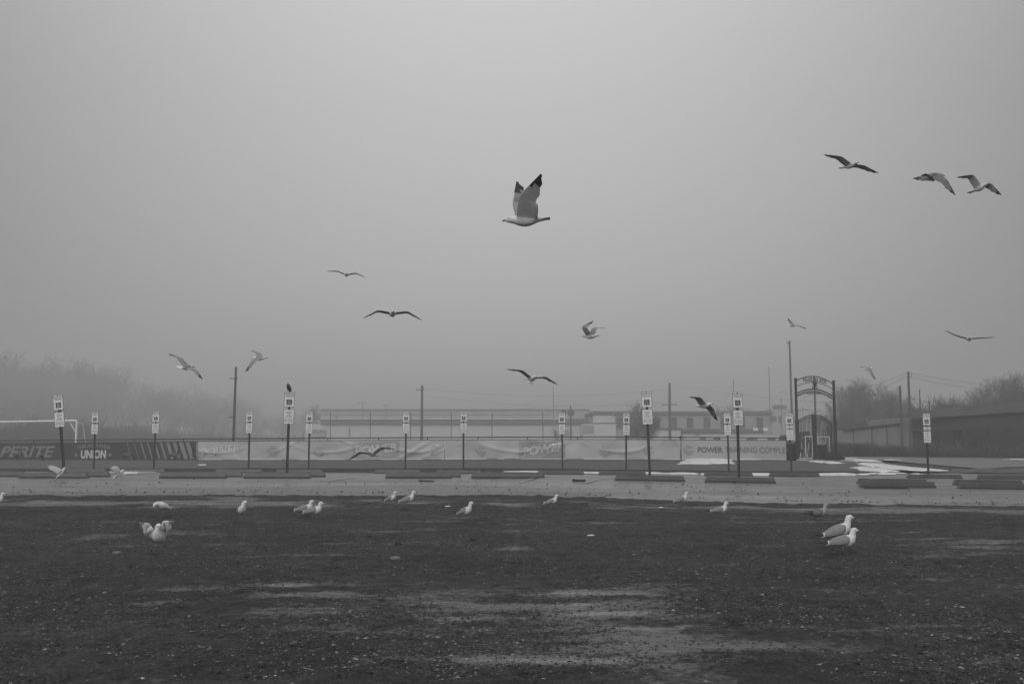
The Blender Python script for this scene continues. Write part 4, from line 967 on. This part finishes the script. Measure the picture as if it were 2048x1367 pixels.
def flyer(wl, wr, neck=0, legs=None, tailfan=1.0, headturn=0, spine=None, fat=1.0, chord=(-1, 0, -.12), cw=1.0):
    """one continuous mesh: lofted body, each wing grown from a hole in its flank. wl, wr = (a1, s1, a2, s2[, half span])"""
    mb = MB(); rings = []; FLY_ = spine or FLY
    for i, (x, z, ry, rz) in enumerate(FLY_):
        if spine:
            a_ = FLY_[max(i-1, 0)]; b_ = FLY_[min(i+1, len(FLY_)-1)]; rings.append(ringpts((x - (.03 * (i - 8) / 8 if i > 8 else 0), headturn * max(0, i - 7) / 8 * .06, z), (b_[0]-a_[0], 0, b_[1]-a_[1]), ry * fat, rz)); continue
        if x < -.1: ry *= tailfan if x < -.14 else (1 + tailfan) / 2
        yy = 0
        if x > .1: z += neck * (x - .1) * 2; yy = headturn * (x - .1)
        rings.append(ringpts((x, yy, z), (1, 0, 0), ry, rz))
    for r_ in rings: mb.v += [tuple(p) for p in r_]
    i0, i1 = (3, 7) if spine else (4, 8)
    for i in range(len(FLY_) - 1):
        for k in range(NR):
            if i0 <= i < i1 and k in (0, NR - 1, NR // 2, NR // 2 - 1): continue
            x = (FLY_[i][0] + FLY_[i+1][0]) / 2
            if spine and i >= 12: m_ = MI['bill']
            elif not spine and x > .186: m_ = MI['b'] if .2 < x < .216 else MI['bill']
            elif -.11 < x < .065 and 1 <= k <= 4: m_ = MI['g']
            else: m_ = MI['w']
            mb.f.append((i*NR + k, i*NR + (k+1) % NR, (i+1)*NR + (k+1) % NR, (i+1)*NR + k)); mb.m.append(m_)
    mb.f.append(tuple(range(NR))); mb.m.append(0); e = (len(FLY_) - 1) * NR; mb.f.append(tuple(e + k for k in range(NR))); mb.m.append(MI['bill'])
    nT = i1 - i0 + 1
    for side, wv in ((1, wl), (-1, wr)):
        kc = 0 if side > 0 else NR // 2; kt = 1 if side > 0 else NR // 2 - 1; kb = NR - 1 if side > 0 else NR // 2 + 1
        root = [i1*NR + kc] + [i*NR + kt for i in range(i1, i0 - 1, -1)] + [i0*NR + kc] + [i*NR + kb for i in range(i0, i1 + 1)]
        a1, s1, a2, s2 = wv[:4]; half = wv[4] if len(wv) > 4 else .56
        d1, d2 = dirv(side, a1, s1), dirv(side, a2, s2); start = Vector((.088, side * .045, .012)) if not spine else Vector((FLY_[7][0] + .01, side * FLY_[7][2] * fat, FLY_[7][1] + .02)); bend = .42
        prev = root; cs = [.05, .25, .5, .76, .95]; tk = [.55, 1, .8, .4, .1]
        for j, (fr_, ch) in enumerate(SPAN):
            wgt = min(1, max(0, (fr_ - (bend - .14)) / .28)); wgt = wgt * wgt * (3 - 2 * wgt)
            n_ = 16; p = start.copy()
            for q in range(n_):
                ff = fr_ * (q + .5) / n_; w2_ = min(1, max(0, (ff - (bend - .14)) / .28)); w2_ = w2_ * w2_ * (3 - 2 * w2_)
                p += d1.lerp(d2, w2_).normalized() * half * fr_ / n_
            dd_ = d1.lerp(d2, wgt).normalized(); bk = Vector(chord); cdir = (bk - dd_ * bk.dot(dd_)).normalized(); nrm = cdir.cross(dd_) * side
            if nrm.dot(Vector((0, 0, 1))) < 0 and abs(nrm.z) > .3 and a1 < 80 and a2 < 80: nrm = -nrm
            th = .016 * (1 - fr_) + .003; jag = (.012 if j % 2 else -.006) if fr_ > .55 else 0
            c_ = ch * cw + jag
            le = p; te = p + cdir * c_
            top = [p + cdir * c_ * q + nrm * th * t_ for q, t_ in zip(cs, tk)]; bot = [p + cdir * c_ * q - nrm * th * .35 * t_ for q, t_ in zip(cs, tk)]
            loop = [le] + top + [te] + bot[::-1]
            o = len(mb.v); mb.v += [tuple(q) for q in loop]; cur = list(range(o, o + len(loop))); nL = len(loop)
            for k in range(nL):
                k2 = (k + 1) % nL; istop = 1 <= k <= nT
                if fr_ > .84: m_ = MI['b']
                elif fr_ > .74 and k in (0, 1, 2, nL - 1, nL - 2): m_ = MI['b']
                elif istop: m_ = MI['w'] if k >= nT - 0 else MI['g']
                elif k == 0: m_ = MI['w']
                else: m_ = MI['w'] if j == 0 else MI['u']
                mb.f.append((prev[k], prev[k2], cur[k2], cur[k])); mb.m.append(m_)
            prev = cur
        mb.f.append(tuple(prev)); mb.m.append(MI['b'])
    hz = neck * .045 * 2
    for s_ in (1, -1) if not spine else (): mb.ell((.163, s_ * .0235 + headturn * .06, .018 + hz), (.007, .005, .006), MI['eye'], 6, 4)
    if spine:
        for s_ in (1, -1): mb.ell((spine[9][0] + .008, s_ * .028 + headturn * .02, spine[9][1] + .006), (.0075, .006, .0065), MI['eye'], 6, 4)
    if legs:
        lx, lz = legs; LZ = spine[4][1] - .055 if spine else -.04
        for s_ in (1, -1):
            mb.tube([(-.02, s_ * .022, LZ), (-.02 + lx * .5, s_ * .022, LZ + lz * .5), (-.02 + lx, s_ * .022, LZ + lz)], .005, 5, MI['leg'])
            mb.add([(-.02 + lx - .005, s_ * .022, LZ + lz), (lx + .03, s_ * .022 + .02, LZ + lz), (lx + .03, s_ * .022 - .02, LZ + lz)], [(0, 1, 2)], MI['leg'])
    return mb
# standing birds: spine from tail to bill (x, z, half width, half height)
STD = [(-.2, .118, .03, .004), (-.165, .128, .03, .012), (-.12, .145, .04, .034), (-.07, .165, .056, .055), (-.01, .182, .066, .068), (.045, .198, .064, .07), (.083, .226, .05, .055), (.099, .262, .034, .037), (.104, .292, .030, .032), (.114, .320, .034, .036), (.134, .326, .028, .029), (.15, .322, .017, .018), (.16, .319, .0095, .011), (.176, .315, .007, .009), (.19, .31, .005, .006), (.198, .305, .002, .003)]
LOW = [(-.2, .1, .03, .004), (-.165, .108, .03, .012), (-.12, .12, .04, .034), (-.07, .132, .056, .055), (-.01, .142, .067, .068), (.05, .15, .067, .071), (.088, .172, .053, .058), (.104, .205, .036, .040), (.106, .236, .030, .033), (.116, .262, .034, .036), (.136, .269, .028, .029), (.152, .265, .017, .018), (.162, .262, .0095, .011), (.178, .258, .007, .009), (.192, .253, .005, .006), (.2, .248, .002, .003)]
PREEN = [(-.19, .12, .03, .004), (-.155, .13, .03, .012), (-.115, .15, .042, .036), (-.065, .172, .058, .058), (-.01, .19, .068, .07), (.045, .205, .066, .07), (.085, .222, .052, .056), (.118, .232, .04, .043), (.148, .23, .035, .037), (.172, .218, .031, .033), (.186, .202, .022, .024), (.19, .188, .013, .014), (.19, .178, .008, .009), (.186, .165, .006, .007), (.18, .152, .004, .005), (.176, .146, .002, .002)]
def stander(spine, kind='adult', leg=True, wingtip=0.0, headturn=0.0, fat=1.0):
    mb = MB(); n = len(spine); rings = []
    for i, (x, z, ry, rz) in enumerate(spine):
        a_ = spine[max(i-1, 0)]; b_ = spine[min(i+1, n-1)]; t = Vector((b_[0]-a_[0], 0, b_[1]-a_[1]))
        yy = 0
        if i >= 8: yy = headturn * (i - 7) / 8 * .09
        rings.append(ringpts((x - (abs(headturn) * (i - 7) / 8 * .035 if i >= 8 else 0), yy, z), t, ry * fat, rz))
    for r_ in rings: mb.v += [tuple(p) for p in r_]
    for i in range(n - 1):
        for k in range(NR):
            top = 1 <= k <= 4
            m_ = MI['w']
            if i >= 12: m_ = MI['b'] if i == 13 else MI['bill']
            elif 1 <= i <= 4 and top: m_ = MI['g']
            mb.f.append((i*NR + k, i*NR + (k+1) % NR, (i+1)*NR + (k+1) % NR, (i+1)*NR + k)); mb.m.append(m_)
    mb.f.append(tuple(range(NR))); mb.m.append(0); e = (n-1)*NR; mb.f.append(tuple(e + k for k in range(NR))); mb.m.append(MI['bill'])
    # folded wings laid along the flanks
    for s_ in (1, -1):
        st = [(.066, .0), (.05, .62), (.01, 1.0), (-.05, .97), (-.1, .78), (-.14, .56), (-.168, .40), (-.18, .35), (-.225, .22), (-.28, .05)]
        o = len(mb.v); K = 8
        for (x, w_) in st:
            sp = np.interp(x, [q[0] for q in spine[:7]], [q[1] for q in spine[:7]]); ry = np.interp(x, [q[0] for q in spine[:7]], [q[2] for q in spine[:7]]) * fat
            tipk = max(0, -x - .13) / .12
            cz = sp + .012 + (.012 + .10 * wingtip) * tipk; cy = s_ * (max(ry, .03) * .80 * (1 - .55 * tipk)); hh = .05 * w_ + .003; tt = .019 * w_ + .003
            for k in range(K):
                a_ = 2 * math.pi * k / K; mb.v.append((x, cy + s_ * tt * math.cos(a_) - s_ * .012 * math.sin(a_) * w_, cz + hh * math.sin(a_)))
        for i in range(len(st) - 1):
            x = (st[i][0] + st[i+1][0]) / 2
            for k in range(K):
                m_ = MI['b'] if x < -.178 else MI['w'] if x < -.165 else MI['g']
                if kind == 'young' and x < -.1: m_ = MI['b']
                mb.f.append((o + i*K + k, o + i*K + (k+1) % K, o + (i+1)*K + (k+1) % K, o + (i+1)*K + k)); mb.m.append(m_)
        mb.f.append(tuple(o + k for k in range(K))); mb.m.append(MI['g']); mb.f.append(tuple(o + (len(st)-1)*K + k for k in range(K))); mb.m.append(MI['b'])
    hx, hz = spine[9][0] + .012, spine[9][1] + .006
    for s_ in (1, -1): mb.ell((hx - abs(headturn) * .008, s_ * .027 + headturn * .03, hz), (.0075, .006, .0065), MI['eye'], 6, 4)
    if leg:
        zb = spine[4][1] - spine[4][3] + .012
        for s_ in (1, -1):
            mb.tube([(-.01, s_ * .025, zb), (-.018, s_ * .026, zb * .5), (-.004, s_ * .027, .004)], .0055, 5, MI['leg'])
            mb.add([(-.01, s_ * .027, .004), (.045, s_ * .027 + .02, .003), (.05, s_ * .027, .003), (.045, s_ * .027 - .02, .003)], [(0, 1, 2, 3)], MI['leg'])
    return mb
GA = 'gulls in the air'; GG = 'gulls on the ground'
def fly(px, py, d_, yaw, pitch, roll, wl, wr, label, kind='adult', sc=1.0, **kw):
    p = P(px, py, d_); o = flyer(wl, wr, **kw).build('flying_gull', gull_mats(kind), smooth=True)
    o.matrix_world = Matrix.Translation(p) @ Matrix.Rotation(R(yaw), 4, 'Z') @ Matrix.Rotation(-R(pitch), 4, 'Y') @ Matrix.Rotation(R(roll), 4, 'X') @ Matrix.Scale(sc, 4)
    tag(o, label, 'gull', GA); return o
# wings: (inner lift, inner sweep, outer lift, outer sweep)
fly(1052, 440, 9.1, 178, -2, 0, (60, 8, 56, 46, .5), (76, -12, 70, 10, .43), 'largest gull, flying left high over the middle with wings raised', cw=1.3)
fly(1699, 331, 18.5, -58, 2, 0, (2, -6, -24, -14, .58), (32, 14, 6, 28, .58), 'upper right gull gliding toward the left one of the close pair')
fly(1868, 351, 16.5, 16, 2, -6, (28, 48, -55, 74, .42), (-46, 0, -72, -4, .54), 'dark mottled gull of the right hand pair with its near wing swept down', 'young', chord=(-1, 0, -.6), cw=1.1)
fly(1958, 376, 18.5, -58, 14, 0, (22, -8, -62, -10, .5), (66, 6, -6, 26, .58), 'pale gull of the right hand pair, one wing hooked up, farthest right of the three', tailfan=1.2)
fly(693, 549, 29, -84, 0, -3, (14, 4, -22, 8), (20, 4, -6, 10), 'thin winged gull gliding head on, highest of those left of centre')
fly(785, 627, 18.6, -80, 4, 0, (8, 4, -30, 10), (10, 4, -30, 10), 'wide gull seen head on with both wings drooping, left of centre')
fly(1181, 672, 21.5, 145, 2, 0, (62, -20, 135, 50, .5), (50, 0, 4, 26, .6), 'gull flying left with wings lifted, below the largest one')
fly(1585, 650, 31, 22, 4, 14, (60, 20, 60, 50, .3), (2, -16, -22, -26, .42), 'small gull directly above the light pole', sc=.95)
fly(1938, 677, 25, -108, 2, -2, (3, 5, 2, 8), (16, 5, 26, 12), 'gull gliding head on near the right edge with wings almost level')
fly(1736, 737, 35, 12, 2, 8, (24, 40, 0, 70, .34), (-46, 0, -66, -8, .46), 'small gull to the right of the gate arch with its wing down')
fly(373, 734, 20.5, 58, 6, 28, (18, 6, -8, 16), (10, 6, -8, 18), 'grey backed gull banking away at the left, above the slanted stripes', tailfan=1.35)
fly(519, 716, 25, 172, 0, 0, (-30, -12, -58, -10), (40, -30, 24, -40), 'gull flying left beside the dark wooden pole, near wing swung down', tailfan=1.3)
fly(1064, 756, 20, -66, 4, -2, (8, 4, -26, 8), (34, 4, 0, 10), 'gull gliding over the middle of the warehouse with dangling feet', legs=(-.04, -.07))
fly(1408, 810, 20.5, -38, 4, 4, (-24, 2, -54, 6), (42, 6, 4, 14), 'gull in front of the row of windows, near wing pointing down right')
fly(744, 907, 20.6, -108, 14, 0, (34, 0, -6, 8), (6, 0, -34, 10), 'low gull skimming in front of the pale banner left of centre', 'pale', .92, tailfan=1.2)
def ground_gull(px, py_base, yaw, spine, label, sc=1.0, kind='adult', d_=None, **kw):
    p = onground(px, py_base); z = float(zground(p.x, p.y)); o = stander(spine, kind, **kw).build('standing_gull', gull_mats(kind), smooth=True)
    o.location = (p.x, p.y, z + .004); o.rotation_euler = (0, 0, R(yaw)); o.scale = (sc, sc, sc); tag(o, label, 'gull', GG); return o
ground_gull(-9, 1023, 10, STD, 'gull half cut off by the left edge of the picture')
ground_gull(324, 1034, 240, PREEN, 'gull with its head bowed, facing left, preening', kind='pale', fat=1.2)
ground_gull(482, 1043, -62, STD, 'gull standing upright facing the camera, left of the close pair', headturn=1.0, fat=1.1)
ground_gull(609, 1033, 8, LOW, 'rear gull of the close pair left of the middle', 1.02)
ground_gull(627, 1038, -2, LOW, 'front gull of the close pair left of the middle', 1.05)
ground_gull(782, 1013, -32, STD, 'left gull of the two standing at the paving edge', .88)
ground_gull(815, 1019, 5, STD, 'right gull of the two standing at the paving edge', .98)
ground_gull(931, 1043, -38, STD, 'gull standing tall on one leg in the middle, head up', 1.0, headturn=.4)
ground_gull(1103, 1016, -8, STD, 'gull with cocked up wingtips near the paving edge right of middle', .88, wingtip=.55)
ground_gull(1363, 1013, 3, STD, 'gull nearest the paving edge, in line with the tall signs', .94)
ground_gull(1440, 1034, -6, LOW, 'pale gull hunched on the gravel below the tall double sign', .95)
ground_gull(1638, 1041, -4, LOW, 'brown mottled young gull with a dark tail, crouching on the right', 1.05, 'young', fat=1.05)
ground_gull(1679, 1097, 4, STD, 'larger grey backed gull standing behind its neighbour on the right', 1.17)
ground_gull(1688, 1108, -3, LOW, 'ring billed gull in front of the larger one on the right', 1.04)
def landing(px, py, d_, yaw, pitch, wl, wr, label, at=None, kind='adult', **kw):
    p = Vector(at) if at else P(px, py, d_); o = flyer(wl, wr, **kw).build('landing_gull', gull_mats(kind), smooth=True)
    o.matrix_world = Matrix.Translation(p) @ Matrix.Rotation(R(yaw), 4, 'Z') @ Matrix.Rotation(-R(pitch), 4, 'Y'); tag(o, label, 'gull', GG); return o
landing(122, 945, 28.4, 12, 52, (66, 16, 72, 26, .56), (80, 8, 86, 22, .5), 'first landing gull with long wings swept back, in front of the leaning sign', kind='pale', legs=(.06, -.10))
landing(237, 948, 28.0, 14, 40, (72, -6, 84, 50, .46), (60, -12, 80, 48, .46), 'second landing gull with folded up wings, beside a lump of snow', kind='pale', legs=(.04, -.11))
pg = onground(317, 1107)
landing(317, F, pg.y, -84, 0, (80, 0, 0, 6, .24), (55, 0, 5, 6, .22), 'gull facing the camera with both wings lifted, alone on the left', legs=(.0, -.125), kind='pale', spine=STD, chord=(-.35, 0, -1), cw=1.1, fat=1.15, headturn=.8, at=(pg.x, pg.y, float(zground(pg.x, pg.y)) + .004))

# black bird on the sign
bb = MB(); sp = [(-.12, -.05, .012, .004), (-.08, -.0, .018, .012), (-.05, .04, .04, .035), (-.02, .085, .058, .05), (.005, .13, .055, .05), (.018, .168, .04, .038), (.025, .195, .033, .033), (.04, .21, .026, .026), (.055, .207, .012, .012), (.075, .2, .006, .007), (.088, .196, .002, .002)]
rg_ = []
for i, (x, z, ry, rz) in enumerate(sp):
    a_ = sp[max(i-1, 0)]; b_ = sp[min(i+1, len(sp)-1)]; bb.v += [tuple(p) for p in ringpts((x, 0, z), (b_[0]-a_[0], 0, b_[1]-a_[1]), ry, rz)]
for i in range(len(sp) - 1):
    for k in range(NR): bb.f.append((i*NR+k, i*NR+(k+1) % NR, (i+1)*NR+(k+1) % NR, (i+1)*NR+k)); bb.m.append(0)
for s_ in (1, -1): bb.tube([(0, s_ * .02, .06), (.008, s_ * .022, .0), (.02, s_ * .024, -.01)], .006, 5)
bb.v = [(v_[0] * 1.15, v_[1] * 1.35, v_[2] * 1.05) for v_ in bb.v]
o = bb.build('black_bird', [M['black_bird']], smooth=True); zt = Z(783, 30.9); o.location = (X(575, 30.9), 30.9 - .035, zt + .008); o.rotation_euler = (0, 0, R(-120)); tag(o, 'black bird perched on top of the tall left parking sign', 'bird')

# geese grazing by the dark banner
GS = [(-.42, .36, .03, .012), (-.34, .36, .08, .05), (-.22, .37, .13, .115), (-.05, .38, .155, .145), (.1, .4, .14, .135), (.2, .44, .09, .095)]
def goose(px, py, yaw, up_, label):
    p = onground(px, py); sp_ = list(GS)
    if up_: sp_ += [(.25, .53, .045, .05), (.27, .65, .034, .036), (.275, .76, .032, .034), (.29, .83, .04, .042), (.33, .845, .034, .034), (.37, .83, .018, .016), (.41, .82, .012, .008)]
    else: sp_ += [(.29, .42, .05, .055), (.37, .33, .036, .036), (.43, .22, .033, .033), (.47, .13, .038, .038), (.49, .08, .03, .03), (.505, .04, .016, .016), (.515, .015, .01, .008)]
    mb = MB()
    for i, (x, z, ry, rz) in enumerate(sp_):
        a_ = sp_[max(i-1, 0)]; b_ = sp_[min(i+1, len(sp_)-1)]; mb.v += [tuple(q) for q in ringpts((x, 0, z), (b_[0]-a_[0], 0, b_[1]-a_[1]), ry, rz)]
    for i in range(len(sp_) - 1):
        for k in range(NR): mb.f.append((i*NR+k, i*NR+(k+1) % NR, (i+1)*NR+(k+1) % NR, (i+1)*NR+k)); mb.m.append(2 if i >= 6 else 1 if (k >= 6 and i in (3, 4)) else 0)
    mb.f.append(tuple(range(NR))); mb.m.append(1)
    for s_ in (1, -1): mb.tube([(0, s_ * .06, .26), (-.02, s_ * .065, .12), (0, s_ * .065, 0)], .013, 5, 2)
    o = mb.build('goose', [M['goose_brown'], M['goose_pale'], M['black_bird']], smooth=True); o.location = (p.x, p.y, p.z + .02); o.rotation_euler = (0, 0, R(yaw)); o.scale = (.85,) * 3
    tag(o, label, 'goose', 'geese on the grass')
goose(35, 921, 60, True, 'dark goose with raised neck in front of the big slanted letters')
goose(82, 922, 100, False, 'low dark goose at the end of the big slanted letters')
goose(254, 921, 5, False, 'grazing goose at the first slanted stripes, head down')
goose(348, 920.5, 5, True, 'goose with lifted head in front of the widest stripes')
goose(387, 920.5, -80, True, 'upright goose facing the camera at the edge of the pale banner')

# ------------------------------------------------------------------ fog, sky, light, camera
zb0, zt0 = -1.4, 30.0
hz = MB().box((-930, -70, zb0), (930, 1330, zt0)).build('haze', [])
hm = bpy.data.materials.new('fog'); hm.use_nodes = True; nt = hm.node_tree
nt.nodes.remove(nt.nodes['Principled BSDF']); pv = nt.nodes.new('ShaderNodeVolumePrincipled'); pv.inputs['Density'].default_value = .0031
pv.inputs['Color'].default_value = (.80, .80, .80, 1); pv.inputs['Anisotropy'].default_value = .15
nt.links.new(pv.outputs[0], nt.nodes['Material Output'].inputs['Volume']); hz.data.materials.append(hm); hm.cycles.volume_sampling = 'DISTANCE'; hm.cycles.homogeneous_volume = True
tag(hz, 'pale even fog filling the whole place', 'fog', kind='stuff')

SE, SAZ = 36, 200        # veiled sun behind the camera, a little to the left
W_ = bpy.data.worlds.new('World'); S.world = W_; W_.use_nodes = True; nt = W_.node_tree; L = nt.links.new
bg = nt.nodes['Background']; sky = nt.nodes.new('ShaderNodeTexSky'); sky.sky_type = 'NISHITA'; sky.sun_disc = False
sky.sun_elevation = R(SE); sky.sun_rotation = R(SAZ); sky.air_density = 2; sky.dust_density = 8
bw = nt.nodes.new('ShaderNodeRGBToBW'); L(sky.outputs[0], bw.inputs[0])
tc = nt.nodes.new('ShaderNodeTexCoord'); sx = nt.nodes.new('ShaderNodeSeparateXYZ'); L(tc.outputs['Generated'], sx.inputs[0])
elev = mrange(sx.outputs['Z'], -.02, .75, 0, 1)
ramp = nt.nodes.new('ShaderNodeValToRGB'); L(elev, ramp.inputs[0]); ce = ramp.color_ramp
ce.elements[0].position = 0; ce.elements[0].color = (4.5,) * 3 + (1,); ce.elements[1].position = 1; ce.elements[1].color = (9.5,) * 3 + (1,)
e_ = ce.elements.new(.2); e_.color = (5.3,) * 3 + (1,); e_ = ce.elements.new(.45); e_.color = (6.3,) * 3 + (1,)
xo = mth('ADD', sx.outputs['X'], .015); side = mth('MULTIPLY', xo, xo); front = mrange(sx.outputs['Y'], -.3, .6, 0, 1)
fac = mth('SUBTRACT', 1.0, mth('MULTIPLY', front, mth('MINIMUM', mth('MULTIPLY', side, 1.9), .42)))
oc = mth('MULTIPLY', ramp.outputs[0], fac)
mixv = fmix(.88, bw.outputs[0], oc)
L(mixv, bg.inputs['Color']); bg.inputs['Strength'].default_value = .1
sun = bpy.data.lights.new('Sun', 'SUN'); sun.energy = 1.25; sun.angle = R(40); sun.color = (1, 1, 1)
so = bpy.data.objects.new('Sun', sun); COL.objects.link(so)
sd = Vector((math.sin(R(SAZ)) * math.cos(R(SE)), math.cos(R(SAZ)) * math.cos(R(SE)), math.sin(R(SE))))
so.rotation_euler = sd.to_track_quat('Z', 'Y').to_euler()
cam = bpy.data.cameras.new('Camera'); cam.sensor_width = 36; cam.lens = F / 2048 * 36; cam.clip_start = .1; cam.clip_end = 4000
co = bpy.data.objects.new('Camera', cam); COL.objects.link(co); co.location = (0, 0, H); co.rotation_euler = (math.pi / 2 + AL, 0, 0); S.camera = co
S.view_settings.view_transform = 'Standard'; S.view_settings.look = 'None'; S.view_settings.exposure = 0; S.view_settings.gamma = 1
S.render.engine = 'CYCLES'; S.cycles.volume_bounces = 0; S.cycles.max_bounces = 5; S.cycles.use_denoising = True; S.cycles.use_adaptive_sampling = False
